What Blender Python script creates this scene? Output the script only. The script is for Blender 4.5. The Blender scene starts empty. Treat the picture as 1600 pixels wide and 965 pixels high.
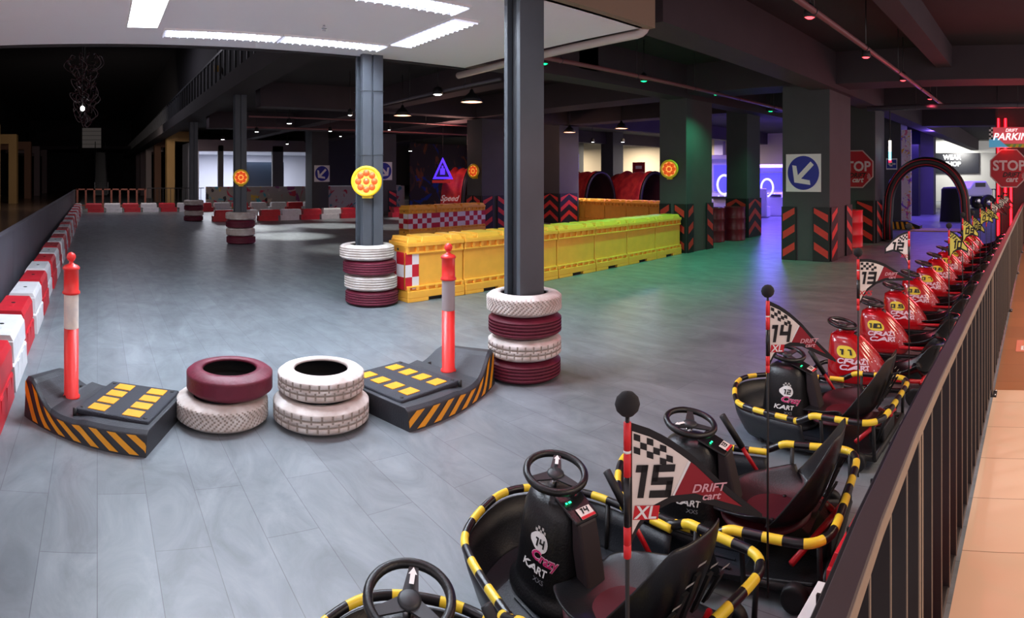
import bpy, math, random
from mathutils import Vector, Matrix
random.seed(7)
C = bpy.context.scene.collection
PI = math.pi
# ------------------------------------------------------------------ camera
F, HY, PX, H = 935.0, 275.0, 152.0, 1.7      # cylindrical panorama: px per radian, horizon row, column that looks along -X, eye height
cam = bpy.data.cameras.new('camera'); camo = bpy.data.objects.new('camera', cam); C.objects.link(camo)
cam.type = 'PANO'; cam.panorama_type = 'CENTRAL_CYLINDRICAL'
cam.central_cylindrical_range_u_min = -800 / F; cam.central_cylindrical_range_u_max = 800 / F
cam.central_cylindrical_range_v_min = -(965 - HY) / F; cam.central_cylindrical_range_v_max = HY / F
cam.central_cylindrical_radius = 1.0
cam.clip_start = .05; cam.clip_end = 200
camo.location = (0, 0, H); camo.rotation_euler = (PI / 2, 0, PI / 2 - (800 - PX) / F)
bpy.context.scene.camera = camo
vs = bpy.context.scene.view_settings
vs.view_transform = 'Standard'; vs.look = 'None'; vs.gamma = 1.0; vs.use_curve_mapping = False
vs.exposure = 0.25
# ------------------------------------------------------------------ world: daylight and shop light of the open mall side
wd = bpy.data.worlds.new('world'); bpy.context.scene.world = wd; wd.use_nodes = True
wd.node_tree.nodes['Background'].inputs[0].default_value = (.83, .735, .79, 1)
wd.node_tree.nodes['Background'].inputs[1].default_value = 1.1

def area(name, loc, size, col, power, rot=(0, 0, 0), sy=None, spread=None):
    l = bpy.data.lights.new(name, 'AREA'); l.shape = 'RECTANGLE' if sy else 'DISK'; l.size = size
    if sy: l.size_y = sy
    l.color = col; l.energy = power
    if spread: l.spread = spread
    o = bpy.data.objects.new(name, l); o.location = loc; o.rotation_euler = rot; C.objects.link(o); return o
def point(name, loc, r, col, power):
    l = bpy.data.lights.new(name, 'POINT'); l.shadow_soft_size = r; l.color = col; l.energy = power
    o = bpy.data.objects.new(name, l); o.location = loc; C.objects.link(o); return o
def spot(name, loc, col, power, to=None, ang=80, blend=.5, r=.04):
    l = bpy.data.lights.new(name, 'SPOT'); l.spot_size = math.radians(ang); l.spot_blend = blend; l.shadow_soft_size = r
    l.color = col; l.energy = power
    o = bpy.data.objects.new(name, l); o.location = loc; C.objects.link(o)
    d = (Vector(to) - Vector(loc)) if to else Vector((0, 0, -1)); o.rotation_euler = d.to_track_quat('-Z', 'Y').to_euler(); return o
COOL = (.80, .88, 1.0); WARM = (1.0, .76, .56)
for cx, cy, sx, sy, pw in ((-6.66, 1.395, .12, 1.2, 58), (-6.66, 2.745, .12, 1.2, 58), (-5.66, 3.58, 1.25, .12, 58), (-4.76, 2.62, .12, 1.2, 115),
                           (-5.75, .48, 1.1, .28, 70), (-4.6, 1.2, .3, 1.2, 84), (-2.4, .6, .3, 1.2, 14), (-2.4, 2.6, 1.2, .3, 12)):
    area('troffer_light', (cx, cy, 3.286), sx, COOL, pw, (0, 0, 0), sy)
# lights over the shopping walkway (beside and behind the camera)
for yy in (2.6, 5.2, 8, 11.5):
    area('walkway_light', (1.3, yy, 2.9), .8, WARM, 50, (0, 0, 0), .8)
for xx in (-5, -11, -18):
    area('walkway_light', (xx, -4.5, 3.6), .6, (1, .75, .6), 9, (0, 0, 0), .6)

# ------------------------------------------------------------------ materials
def lin(c):
    if isinstance(c, str):
        c = [int(c[i:i + 2], 16) / 255 for i in (0, 2, 4)]
    return tuple((x / 12.92 if x <= .04045 else ((x + .055) / 1.055) ** 2.4) for x in c) + (1,)
_M = {}
def mat(name, col, rough=.5, metal=0., emit=0., noise=0., nscale=8., bump=0., bscale=40., coat=0., spec=None, col2=None, ecol=None):
    if name in _M: return _M[name]
    m = bpy.data.materials.new(name); m.use_nodes = True; nt = m.node_tree; b = nt.nodes['Principled BSDF']
    c = lin(col); b.inputs['Base Color'].default_value = c; b.inputs['Roughness'].default_value = rough
    b.inputs['Metallic'].default_value = metal; b.inputs['Coat Weight'].default_value = coat
    if spec is not None: b.inputs['Specular IOR Level'].default_value = spec
    if emit:
        b.inputs['Emission Color'].default_value = lin(ecol) if ecol else c; b.inputs['Emission Strength'].default_value = emit
    tc = None
    if noise or bump:
        tc = nt.nodes.new('ShaderNodeTexCoord')
    if noise:
        n = nt.nodes.new('ShaderNodeTexNoise'); n.inputs['Scale'].default_value = nscale; n.inputs['Detail'].default_value = 6
        r = nt.nodes.new('ShaderNodeValToRGB'); r.color_ramp.elements[0].position = .32; r.color_ramp.elements[1].position = .68
        d = lin(col2) if col2 else tuple(x * (1 - noise) for x in c[:3]) + (1,)
        r.color_ramp.elements[0].color = d; r.color_ramp.elements[1].color = c
        nt.links.new(tc.outputs['Object'], n.inputs['Vector']); nt.links.new(n.outputs['Fac'], r.inputs['Fac'])
        nt.links.new(r.outputs['Color'], b.inputs['Base Color'])
    if bump:
        n = nt.nodes.new('ShaderNodeTexNoise'); n.inputs['Scale'].default_value = bscale; n.inputs['Detail'].default_value = 4
        bp = nt.nodes.new('ShaderNodeBump'); bp.inputs['Strength'].default_value = bump; bp.inputs['Distance'].default_value = .01
        nt.links.new(tc.outputs['Object'], n.inputs['Vector']); nt.links.new(n.outputs['Fac'], bp.inputs['Height'])
        nt.links.new(bp.outputs['Normal'], b.inputs['Normal'])
    _M[name] = m; return m

def plank_floor():
    m = bpy.data.materials.new('grey_vinyl_planks'); m.use_nodes = True; nt = m.node_tree; L = nt.links.new; b = nt.nodes['Principled BSDF']
    tc = nt.nodes.new('ShaderNodeTexCoord'); br = nt.nodes.new('ShaderNodeTexBrick')
    br.inputs['Scale'].default_value = 1; br.inputs['Brick Width'].default_value = 1.35; br.inputs['Row Height'].default_value = .262
    br.inputs['Mortar Size'].default_value = .0022; br.inputs['Mortar Smooth'].default_value = .3; br.offset = .37
    br.inputs['Color1'].default_value = lin('7a8186'); br.inputs['Color2'].default_value = lin('72787d'); br.inputs['Mortar'].default_value = lin('5a5c64')
    n = nt.nodes.new('ShaderNodeTexNoise'); n.inputs['Scale'].default_value = 1.6; n.inputs['Detail'].default_value = 9; n.inputs['Roughness'].default_value = .65
    mp = nt.nodes.new('ShaderNodeMapping'); mp.inputs['Scale'].default_value = (1, 1.9, 1)
    r = nt.nodes.new('ShaderNodeValToRGB'); r.color_ramp.elements[0].position = .3; r.color_ramp.elements[1].position = .72
    r.color_ramp.elements[0].color = (.66, .67, .68, 1); r.color_ramp.elements[1].color = (1.2, 1.2, 1.2, 1); n.inputs['Distortion'].default_value = 1.4
    mx = nt.nodes.new('ShaderNodeMix'); mx.data_type = 'RGBA'; mx.blend_type = 'MULTIPLY'; mx.inputs[0].default_value = 1
    L(tc.outputs['Object'], br.inputs['Vector']); L(tc.outputs['Object'], mp.inputs['Vector']); L(mp.outputs['Vector'], n.inputs['Vector'])
    L(n.outputs['Fac'], r.inputs['Fac']); L(br.outputs['Color'], mx.inputs[6]); L(r.outputs['Color'], mx.inputs[7]); L(mx.outputs[2], b.inputs['Base Color'])
    n2 = nt.nodes.new('ShaderNodeTexNoise'); n2.inputs['Scale'].default_value = 3.5; n2.inputs['Detail'].default_value = 8
    r2 = nt.nodes.new('ShaderNodeMapRange'); r2.inputs['To Min'].default_value = .26; r2.inputs['To Max'].default_value = .50
    L(mp.outputs['Vector'], n2.inputs['Vector']); L(n2.outputs['Fac'], r2.inputs['Value']); L(r2.outputs['Result'], b.inputs['Roughness'])
    bp = nt.nodes.new('ShaderNodeBump'); bp.inputs['Strength'].default_value = .12; bp.inputs['Distance'].default_value = .01
    L(n2.outputs['Fac'], bp.inputs['Height']); L(bp.outputs['Normal'], b.inputs['Normal'])
    return m
def tile_floor(name, c1, c2, mortar, w, rough, ms=.0022):
    m = bpy.data.materials.new(name); m.use_nodes = True; nt = m.node_tree; L = nt.links.new; b = nt.nodes['Principled BSDF']
    tc = nt.nodes.new('ShaderNodeTexCoord'); br = nt.nodes.new('ShaderNodeTexBrick'); br.offset = 0
    br.inputs['Scale'].default_value = 1; br.inputs['Brick Width'].default_value = w; br.inputs['Row Height'].default_value = w
    br.inputs['Mortar Size'].default_value = ms; br.inputs['Color1'].default_value = lin(c1); br.inputs['Color2'].default_value = lin(c2); br.inputs['Mortar'].default_value = lin(mortar)
    L(tc.outputs['Object'], br.inputs['Vector']); L(br.outputs['Color'], b.inputs['Base Color']); b.inputs['Roughness'].default_value = rough
    return m

BLACK = mat('matte_black', '141416', .55); BLK_PL = mat('black_plastic', '101114', .38, noise=.25, nscale=6, bump=.15, bscale=120)
BLK_GL = mat('gloss_black', '0e0e10', .22); RUB = mat('black_rubber', '1a1a1c', .8, bump=.3, bscale=60)
STEEL = mat('painted_grey_steel', '474d54', .5, noise=.15, nscale=3); CHROME = mat('chrome', 'c8c8cc', .2, 1.0)
DKSTEEL = mat('dark_steel', '2b2d31', .45); CONC = mat('grey_painted_concrete', '4a4a4d', .75, noise=.12, nscale=2.0, bump=.1, bscale=20)
WHITE_P = mat('white_plastic', 'dcdcde', .42, noise=.12, nscale=9); RED_P = mat('red_plastic', 'c8202e', .42, noise=.15, nscale=9)
YEL_P = mat('yellow_plastic', 'fcb642', .45, noise=.10, nscale=5); HZ_Y = mat('hazard_yellow', 'f2cf2c', .4)
HZ_O = mat('hazard_amber', 'eda11c', .45, noise=.12, nscale=14); RED = mat('sign_red', 'd0202c', .45); ORED = mat('orange_red', 'd9352a', .5, noise=.12, nscale=12)
WHT = mat('sign_white', 'eceae8', .5); MAROON = mat('maroon_cloth', '8c1826', .6); BLUE = mat('sign_blue', '0c2396', .4)
TYW = mat('white_painted_rubber', 'ddd8d4', .62, noise=.3, nscale=7, col2='b3a39a', bump=.25, bscale=45)
TYM = mat('maroon_painted_rubber', '6b1730', .5, noise=.35, nscale=7, bump=.25, bscale=45)
GROOVE_W = mat('grimy_tyre_groove', 'a3988f', .9); GROOVE_M = mat('maroon_tyre_groove', '521226', .9); TYIN = mat('bare_tyre_inside', '121214', .85)
PINK = mat('logo_pink', 'd02a72', .5); REDTANK = mat('candy_red_body', 'b50d18', .22, coat=.6, noise=.25, nscale=3); LYEL = mat('label_yellow', 'e8d23a', .5)
RTUBE = mat('red_painted_tube', 'b81420', .3); SEATRED = mat('dark_red_cushion', '4e0d1c', .55); TANW = mat('cream_painted_wall', 'b9a993', .8)

# ------------------------------------------------------------------ mesh builder
class MB:
    def __init__(s): s.v = []; s.f = []; s.m = []; s.s = []; s.mats = []
    def mi(s, m):
        if m not in s.mats: s.mats.append(m)
        return s.mats.index(m)
    def add(s, vs, fs, m, smooth=False):
        o = len(s.v); s.v += [tuple(p) for p in vs]
        for k, f in enumerate(fs):
            s.f.append(tuple(i + o for i in f)); s.m.append(s.mi(m[k] if isinstance(m, list) else m)); s.s.append(smooth)
        return s
    def box(s, x0, x1, y0, y1, z0, z1, m, M=None):
        vs = [Vector((x, y, z)) for z in (z0, z1) for y in (y0, y1) for x in (x0, x1)]
        if M is not None: vs = [M @ v for v in vs]
        return s.add(vs, [(0, 2, 3, 1), (4, 5, 7, 6), (0, 1, 5, 4), (2, 6, 7, 3), (0, 4, 6, 2), (1, 3, 7, 5)], m)
    def poly(s, pts, m): return s.add(pts, [tuple(range(len(pts)))], m)
    def prism(s, pts, d, m, mside=None):
        """pts: planar loop of 3-D points, d: extrusion vector"""
        n = len(pts); P = [Vector(p) for p in pts]; D = Vector(d); vs = P + [p + D for p in P]
        fs = [tuple(range(n))[::-1], tuple(range(n, 2 * n))] + [(i, (i + 1) % n, n + (i + 1) % n, n + i) for i in range(n)]
        ms = [m, m] + [mside or m] * n
        return s.add(vs, fs, ms)
    def tube(s, pts, r, m, seg=10, closed=False, caps=True, smooth=True, stripe=None):
        P = [Vector(p) for p in pts]; n = len(P); rings = []; vs = []
        up = Vector((0, 0, 1)); prev = None; acc = 0; fm = []
        R = r if isinstance(r, (list, tuple)) else [r] * n
        for i in range(n):
            a = P[i - 1] if (i > 0 or closed) else P[i]; b = P[(i + 1) % n] if (i < n - 1 or closed) else P[i]
            t = (b - a).normalized()
            if prev is None:
                prev = up.cross(t) if abs(t.z) < .9 else Vector((1, 0, 0)).cross(t)
            u = (prev - t * prev.dot(t)).normalized(); prev = u; w = t.cross(u)
            for k in range(seg):
                an = 2 * PI * k / seg; vs.append(P[i] + (u * math.cos(an) + w * math.sin(an)) * R[i])
        fs = []
        for i in range(n if closed else n - 1):
            j = (i + 1) % n; mm = m
            if stripe:
                mm = stripe[0] if int(acc / stripe[2]) % 2 == 0 else stripe[1]
            acc += (P[j] - P[i]).length
            for k in range(seg):
                k2 = (k + 1) % seg; fs.append((i * seg + k, i * seg + k2, j * seg + k2, j * seg + k)); fm.append(mm)
        if caps and not closed:
            fs.append(tuple(range(seg))[::-1]); fm.append(fm[0]); fs.append(tuple(range((n - 1) * seg, n * seg))); fm.append(fm[-1])
        return s.add(vs, fs, fm, smooth)
    def cyl(s, p0, p1, r, m, seg=16, r1=None, smooth=True): return s.tube([p0, p1], [r, r if r1 is None else r1], m, seg, smooth=smooth)
    def lathe(s, prof, m, seg=32, M=None, smooth=True, rf=None, close=False):
        """prof: list of (r, z[, material]) about Z"""
        vs = []; fs = []; fm = []; n = len(prof)
        for p in prof:
            for k in range(seg):
                a = 2 * PI * k / seg; v = Vector((p[0] * math.cos(a), p[0] * math.sin(a), p[1]))
                if rf: v = rf(v, a)
                vs.append(M @ v if M is not None else v)
        for i in range(n if close else n - 1):
            j = (i + 1) % n
            for k in range(seg):
                k2 = (k + 1) % seg; fs.append((i * seg + k, i * seg + k2, j * seg + k2, j * seg + k)); fm.append(prof[i][2] if len(prof[i]) > 2 else m)
        return s.add(vs, fs, fm, smooth)
    def mesh(s, me, fn, m):
        return s.add([fn(v.co) for v in me.vertices], [tuple(p.vertices) for p in me.polygons], m)
    def build(s, name, parent=None, loc=(0, 0, 0), rotz=0, bevel=0, solid=0, subd=0, bseg=2):
        me = bpy.data.meshes.new(name); me.from_pydata(s.v, [], s.f)
        for m in s.mats: me.materials.append(m)
        me.polygons.foreach_set('material_index', s.m); me.polygons.foreach_set('use_smooth', s.s); me.update()
        o = bpy.data.objects.new(name, me); C.objects.link(o); o.location = loc; o.rotation_euler = (0, 0, rotz)
        if parent: o.parent = parent
        if solid: q = o.modifiers.new('s', 'SOLIDIFY'); q.thickness = solid; q.offset = 0
        if subd: q = o.modifiers.new('d', 'SUBSURF'); q.levels = subd; q.render_levels = subd
        if bevel: q = o.modifiers.new('b', 'BEVEL'); q.width = bevel; q.segments = bseg; q.limit_method = 'ANGLE'; q.angle_limit = math.radians(40); q.harden_normals = False
        return o
def tag(o, label=None, cat=None, group=None, kind=None):
    if label: o['label'] = label
    if cat: o['category'] = cat
    if group: o['group'] = group
    if kind: o['kind'] = kind
    return o
def thing(name, label, cat, loc=(0, 0, 0), rotz=0, group=None):
    o = bpy.data.objects.new(name, None); C.objects.link(o); o.location = loc; o.rotation_euler = (0, 0, rotz); o.empty_display_size = .1
    return tag(o, label, cat, group)
def struct(o): o['kind'] = 'structure'; return o
def copy_tree(o, label=None, group=None, loc=None, rotz=None, parent=None):
    c = o.copy(); C.objects.link(c)
    if parent: c.parent = parent; c.matrix_parent_inverse = o.matrix_parent_inverse
    for ch in list(o.children): copy_tree(ch, parent=c)
    if label: c['label'] = label
    if group: c['group'] = group
    if loc: c.location = loc
    if rotz is not None: c.rotation_euler = (0, 0, rotz)
    return c
_T = {}
def text(st, size=1.0, bold=.0, shear=0., res=3, align='CENTER'):
    k = (st, size, bold, shear, align)
    if k in _T: return _T[k]
    cu = bpy.data.curves.new('t', 'FONT'); cu.body = st; cu.size = size; cu.offset = bold; cu.shear = shear; cu.resolution_u = res
    cu.align_x = align; cu.align_y = 'CENTER'
    o = bpy.data.objects.new('t', cu); C.objects.link(o); dg = bpy.context.evaluated_depsgraph_get()
    me = bpy.data.meshes.new_from_object(o.evaluated_get(dg)); bpy.data.objects.remove(o); _T[k] = me; return me
class _Fake: pass
def digits(st, w=.58, h=.74, th=.165, gap=.14):
    """squared racing numerals as flat quads; same interface as text()"""
    if ('#', st) in _T: return _T[('#', st)]
    seg = {'0': 'abcdef', '1': 'bc', '2': 'abged', '3': 'abgcd', '4': 'fgbc', '5': 'afgcd', '6': 'afgedc', '7': 'abc', '8': 'abcdefg', '9': 'gfabcd'}
    tot = sum((th * 1.9 if c == '1' else w) for c in st) + gap * (len(st) - 1); x = -tot / 2; vs = []; ps = []; sh = .18
    for c in st:
        cw = th * 1.9 if c == '1' else w; ch = .05
        R_ = dict(a=(0, h - th, cw, h), d=(0, 0, cw, th), g=(0, h / 2 - th / 2, cw, h / 2 + th / 2), f=(0, h / 2, th, h), e=(0, 0, th, h / 2), b=(cw - th, h / 2, cw, h), c=(cw - th, 0, cw, h / 2))
        rs = [R_[q] for q in seg[c]]
        if c == '1': rs.append((0, h - th, cw, h))
        for (x0, y0, x1, y1) in rs:
            o = len(vs); pts = [(x0, y0), (x1, y0), (x1, y1), (x0, y1)]
            vs += [(x + p + (q - h / 2) * sh, q - h / 2, 0) for p, q in pts]; ps.append((o, o + 1, o + 2, o + 3))
        x += cw + gap
    me = _Fake(); me.vertices = []; me.polygons = []
    for v in vs: k = _Fake(); k.co = Vector(v); me.vertices.append(k)
    for p in ps: k = _Fake(); k.vertices = p; me.polygons.append(k)
    _T[('#', st)] = me; return me
def pol(px, r, z=0):
    a = (px - PX) / F; return (-r * math.cos(a), r * math.sin(a), z)
def azim(px): return (px - PX) / F
class Fr:
    """flat frame: origin, s-direction, t-direction; p(s, t, lift)"""
    def __init__(f, o, s, t=(0, 0, 1)):
        f.o = Vector(o); f.s = Vector(s).normalized(); f.t = Vector(t).normalized(); f.n = f.s.cross(f.t)
    def p(f, s, t, l=0): return f.o + f.s * s + f.t * t + f.n * l
def rect(mb, fr, s0, s1, t0, t1, l, m): mb.poly([fr.p(s0, t0, l), fr.p(s1, t0, l), fr.p(s1, t1, l), fr.p(s0, t1, l)], m)
def fpoly(mb, fr, pts, l, m): mb.poly([fr.p(a, b, l) for a, b in pts], m)
def fprism(mb, fr, pts, l0, l1, m, side=None): mb.prism([fr.p(a, b, l0) for a, b in pts], fr.n * (l1 - l0), m, side)
def ftext(mb, fr, st, s, t, l, m, size, bold=.0, shear=0., sx=1.): mb.mesh(text(st, 1.0, bold, shear), lambda v: fr.p(s + v.x * size * sx, t + v.y * size, l), m)
def circ(cx, cy, r, n=32, sy=1.): return [(cx + r * math.cos(2 * PI * k / n), cy + r * sy * math.sin(2 * PI * k / n)) for k in range(n)]

# ================================================================== STRUCTURE
mb = MB(); mb.box(-70, -.34, -1.12, 45, -.2, 0, plank_floor()); struct(mb.build('floor'))
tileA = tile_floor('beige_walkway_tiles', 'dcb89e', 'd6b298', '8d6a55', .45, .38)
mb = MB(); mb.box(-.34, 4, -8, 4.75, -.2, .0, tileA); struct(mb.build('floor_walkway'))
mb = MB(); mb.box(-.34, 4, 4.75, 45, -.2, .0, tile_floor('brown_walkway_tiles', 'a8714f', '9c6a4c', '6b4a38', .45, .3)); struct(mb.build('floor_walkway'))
mb = MB(); mb.box(-70, -.34, -8, -1.12, -.2, 0, tile_floor('brown_gallery_tiles', '6a5648', '5e4d42', '3d332c', .6, .22)); struct(mb.build('floor_gallery'))
DARKC = mat('dark_painted_soffit', '282427', .85, noise=.25, nscale=1.2); DARKW = mat('dark_far_wall', '1c1b1f', .85)
BEAM = mat('mauve_grey_beam', '3d3339', .8, noise=.15, nscale=1.5)
mb = MB(); mb.box(-70.2, -70, -8, 45, 0, 8.4, DARKW); struct(mb.build('wall_far'))
mb = MB(); mb.box(-70, -13, -8.2, -8, 0, 8.4, DARKW); struct(mb.build('wall_left'))
mb = MB(); mb.box(-70, 4, 45, 45.2, 0, 8.4, DARKW); mb.box(-3.86, -3.8, -2, 5.2, 4.4, 8.4, DARKW); struct(mb.build('wall_back_and_blocker'))  # second box: unseen upper wall added to block outside light
# ceilings
mb = MB(); mb.box(-70, 4, 4.0, 45, 4.15, 4.4, DARKC); mb.box(-3.95, 4, -2.2, 4.0, 4.15, 4.4, DARKC); struct(mb.build('ceiling'))
mb = MB(); mb.box(-70, -7.24, -8.2, 4.2, 8.2, 8.4, DARKW); mb.box(-70, 4, 4.0, 4.2, 4.4, 8.2, DARKW)  # upright slab on the atrium side added as a light block
struct(mb.build('ceiling_atrium'))
# white suspended ceiling with recessed troffers cut round
CEILW = mat('white_suspended_ceiling', 'f3eef0', .7)
mb = MB(); 
mb.box(-7.25, -3.95, -2.2, 5.1, 3.3, 3.42, CEILW); mb.box(-3.95, .2, -2.2, 3.3, 3.3, 3.42, CEILW)
struct(mb.build('ceiling_white'))
FASC = mat('tan_lit_fascia', '8f7a66', .8)
mb = MB(); mb.box(-4.0, -3.86, 3.3, 5.2, 3.3, 3.75, FASC); struct(mb.build('trim_1'))
mb = MB(); mb.box(-7.32, -7.24, -2.4, 5.1, 3.28, 8.2, DARKC); struct(mb.build('trim_2'))
# beams
def beam(x0, x1, y0, y1, z0, z1=4.15, m=BEAM):
    b = MB(); b.box(x0, x1, y0, y1, z0, z1, m); struct(b.build('beam'))
beam(-4.45, -3.9, 5.4, 45, 3.42); beam(-70, -4.45, 11.0, 11.9, 3.52); beam(-3.9, 4, 11.15, 12.0, 3.52); beam(-7.8, -7.3, 5.4, 45, 3.42)
beam(-15.5, -15.0, 4.2, 45, 3.52); beam(-1.9, -1.6, 2, 11.15, 3.75); beam(-3.9, 4, 14.9, 15.6, 3.52); beam(-22.8, -22.2, 4.2, 45, 3.52); beam(-70, -3.9, 15, 15.7, 3.52)
beam(-70, -7.3, 3.1, 3.75, 3.75, 4.15, DARKC); beam(-70, -7.3, 7.6, 8.1, 3.6); beam(-3.9, 4, 20, 20.6, 3.4)
# upstairs balustrade along the atrium edge
mb = MB(); mb.box(-70, -7.3, 3.36, 3.42, 5.1, 5.16, DKSTEEL)
for k in range(100): mb.box(-69 + k * .62, -68.95 + k * .62, 3.36, 3.42, 4.15, 5.1, DKSTEEL)
tag(mb.build('upstairs_balustrade'), 'dark steel balustrade upstairs along the atrium edge, above the grey steel pillars', 'railing')

# ---- concrete pillars (x0,x1,y0,y1)
PILL = [(-8.04, -7.31, 11.0, 12.1), (-5.06, -4.03, 11.15, 12.5), (-8.35, -7.69, 14.6, 15.4), (-4.95, -4.05, 14.6, 15.5),
        (-15.9, -15.1, 11.3, 12.2), (-16.2, -15.3, 14.9, 15.9), (-22.6, -21.7, 25.3, 26.2), (-23.6, -22.9, 11.5, 12.5), (-27.3, -26.4, 9.9, 10.75),
        (-5.35, -4.55, 19.6, 20.6), (-5.15, -4.55, 26, 26.6), (-24.5, -23.8, 20.0, 20.9), (-25.7, -24.9, 25.4, 26.3)]
for x0, x1, y0, y1 in PILL:
    b = MB(); b.box(x0, x1, y0, y1, 0, 4.15, CONC); struct(b.build('pillar', bevel=.01))
# ---- steel H columns
def hcol(x, y, w=.27, d=.21, groove_x=False, top=3.3):
    b = MB(); t = .045
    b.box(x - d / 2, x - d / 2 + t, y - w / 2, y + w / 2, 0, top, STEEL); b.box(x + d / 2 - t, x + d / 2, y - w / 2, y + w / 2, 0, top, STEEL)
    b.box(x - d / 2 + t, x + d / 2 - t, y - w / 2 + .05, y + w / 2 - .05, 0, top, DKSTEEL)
    if groove_x: b.box(x + d / 2, x + d / 2 + .03, y - w / 2, y - .02, 0, top, STEEL); b.box(x + d / 2, x + d / 2 + .03, y + .01, y + w / 2, 0, top, STEEL)
    struct(b.build('pillar', bevel=.004))
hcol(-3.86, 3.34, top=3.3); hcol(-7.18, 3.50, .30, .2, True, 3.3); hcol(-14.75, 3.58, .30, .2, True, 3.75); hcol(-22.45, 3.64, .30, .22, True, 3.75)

# ================================================================== CEILING FITTINGS
LIT = mat('lamp_diffuser_white', 'ffffff', .5, emit=6.0, ecol='f4f6ff'); LITB = mat('troffer_reflector', 'cfd6f4', .25, emit=.42, ecol='aab2ea'); LOUV = mat('troffer_louvre', 'eceffc', .3, .3, emit=.55, ecol='d8dcf8')
def troffer(cx, cy, L, W, rot, label, panel=False):
    t = thing('ceiling_light', label, 'ceiling light', (cx, cy, 3.3), rot, 'lights in the white ceiling')
    b = MB()
    for y0, y1 in ((-W / 2 - .02, -W / 2), (W / 2, W / 2 + .02)): b.box(-L / 2 - .02, L / 2 + .02, y0, y1, -.02, 0, WHT)
    for x0, x1 in ((-L / 2 - .02, -L / 2), (L / 2, L / 2 + .02)): b.box(x0, x1, -W / 2, W / 2, -.02, 0, WHT)
    b.build('frame', t)
    b = MB(); b.box(-L / 2, L / 2, -W / 2, W / 2, -.006, -.001, LIT if panel else LITB); b.build('diffuser', t)
    if not panel:
        b = MB(); n = int(L / .09)
        b.box(-L / 2, L / 2, -.008, .008, -.03, -.007, LOUV)
        for k in range(n + 1):
            x = -L / 2 + k * L / n; b.prism([(x - .012, -W / 2, -.007), (x + .012, -W / 2, -.007), (x + .003, -W / 2, -.035), (x - .003, -W / 2, -.035)], (0, W, 0), LOUV)
        b.build('louvre', t)
        for yy in (-W / 4, W / 4):
            b = MB(); b.cyl((-L / 2 + .02, yy, -.012), (L / 2 - .02, yy, -.012), .006, LIT, 8); b.build('tube_lamp', t)
troffer(-5.75, .48, 1.2, .32, 0, 'flat glowing white panel light at upper left of the white ceiling', True)
troffer(-6.6, 1.395, 1.3, .29, PI / 2, 'long louvred ceiling light running along ceiling edge, nearer the flat panel light')
troffer(-6.6, 2.745, 1.3, .29, PI / 2, 'long louvred ceiling light beyond its twin, above the grey column with orange lamp')
troffer(-5.66, 3.53, 1.36, .29, 0, 'short louvred ceiling light turned crosswise, closest to the nearest column')
troffer(-4.72, 2.62, 1.3, .3, PI / 2, 'louvred ceiling light cut by the top of the photo beside nearest column')
mb = MB(); mb.cyl((0, 0, 0), (0, 0, -.03), .012, CHROME, 8); mb.lathe([(.0, -.03), (.03, -.034), (.03, -.038), (0, -.04)], CHROME, 12); mb.box(-.004, .004, -.02, .02, -.06, -.03, CHROME)
o = mb.build('fire_sprinkler', loc=(-5.9, 2.35, 3.3)); tag(o, 'small sprinkler head in the middle of the white ceiling', 'sprinkler')
PIPEW = mat('white_drain_pipe', 'c9bcb4', .5); PIPER = mat('red_brown_sprinkler_pipe', '7a4a4c', .45); PIPEG = mat('grey_conduit', '55505a', .5)
def pipe(name, pts, r, m, label, cat='pipe', group=None, hang=None, fit=None):
    b = MB()
    P = [Vector(p) for p in pts]; q = [P[0]]
    for i in range(1, len(P) - 1):
        d0 = (P[i - 1] - P[i]).normalized(); d1 = (P[i + 1] - P[i]).normalized(); k = min(.14, r * 3)
        for t in (0, .25, .5, .75, 1):
            q.append(P[i] + d0 * k * (1 - t) ** 2 + d1 * k * t ** 2)
    q.append(P[-1]); b.tube(q, r, m, 12)
    if hang:
        n, top = hang; a, c = P[0], P[-1]
        for k in range(n):
            p = a.lerp(c, (k + .5) / n); b.cyl((p.x, p.y, p.z + r * .8), (p.x, p.y, top), .006, DKSTEEL, 6)
            b.tube([(p.x + (r + .006) * math.cos(w) * (1 if abs(a.y - c.y) > abs(a.x - c.x) else 0), p.y + (0 if abs(a.y - c.y) > abs(a.x - c.x) else (r + .006) * math.cos(w)), p.z + (r + .006) * math.sin(w)) for w in [2 * PI * i / 10 for i in range(10)]], .006, DKSTEEL, 5, closed=True)
    o = b.build(name); return tag(o, label, cat, group)
pipe('drain_pipe', [(-7.6, 5.24, 3.25), (-3.98, 5.2, 3.27), (-3.98, 5.26, 4.15)], .05, PIPEW, 'white drain pipe below the edge of the white ceiling, elbowing up', hang=None)
pipe('sprinkler_pipe', [(-2.3, 3.0, 3.44), (-2.3, 14.5, 3.44)], .035, PIPER, 'red brown sprinkler pipe carrying the row of red spot lamps', hang=(6, 4.15), group='overhead pipes')
pipe('sprinkler_pipe', [(-6.45, 5.4, 3.44), (-6.45, 14.6, 3.44)], .035, PIPER, 'red brown sprinkler pipe carrying the row of green spot lamps', hang=(5, 4.15), group='overhead pipes')
pipe('conduit', [(-14, 6.3, 3.34), (-7.9, 6.3, 3.34)], .03, PIPEG, 'grey conduit crossing dark ceiling behind the bright white spot lamp', hang=(3, 4.15))
pipe('conduit', [(-3.85, 13.2, 3.25), (3, 13.0, 3.25)], .06, PIPEG, 'thick grey pipe crossing the dark ceiling above the black arch', hang=(3, 4.15))
pipe('conduit', [(-19, 4.4, 3.3), (-19, 16, 3.3)], .03, PIPER, 'thin reddish pipe under the far ceiling behind the grey columns', hang=(4, 4.15))
pipe('conduit', [(-17, 4.4, 3.45), (-17, 14, 3.45)], .025, PIPER, 'thin straight pipe crossing behind the grey column with tyres', hang=(4, 4.15))

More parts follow.
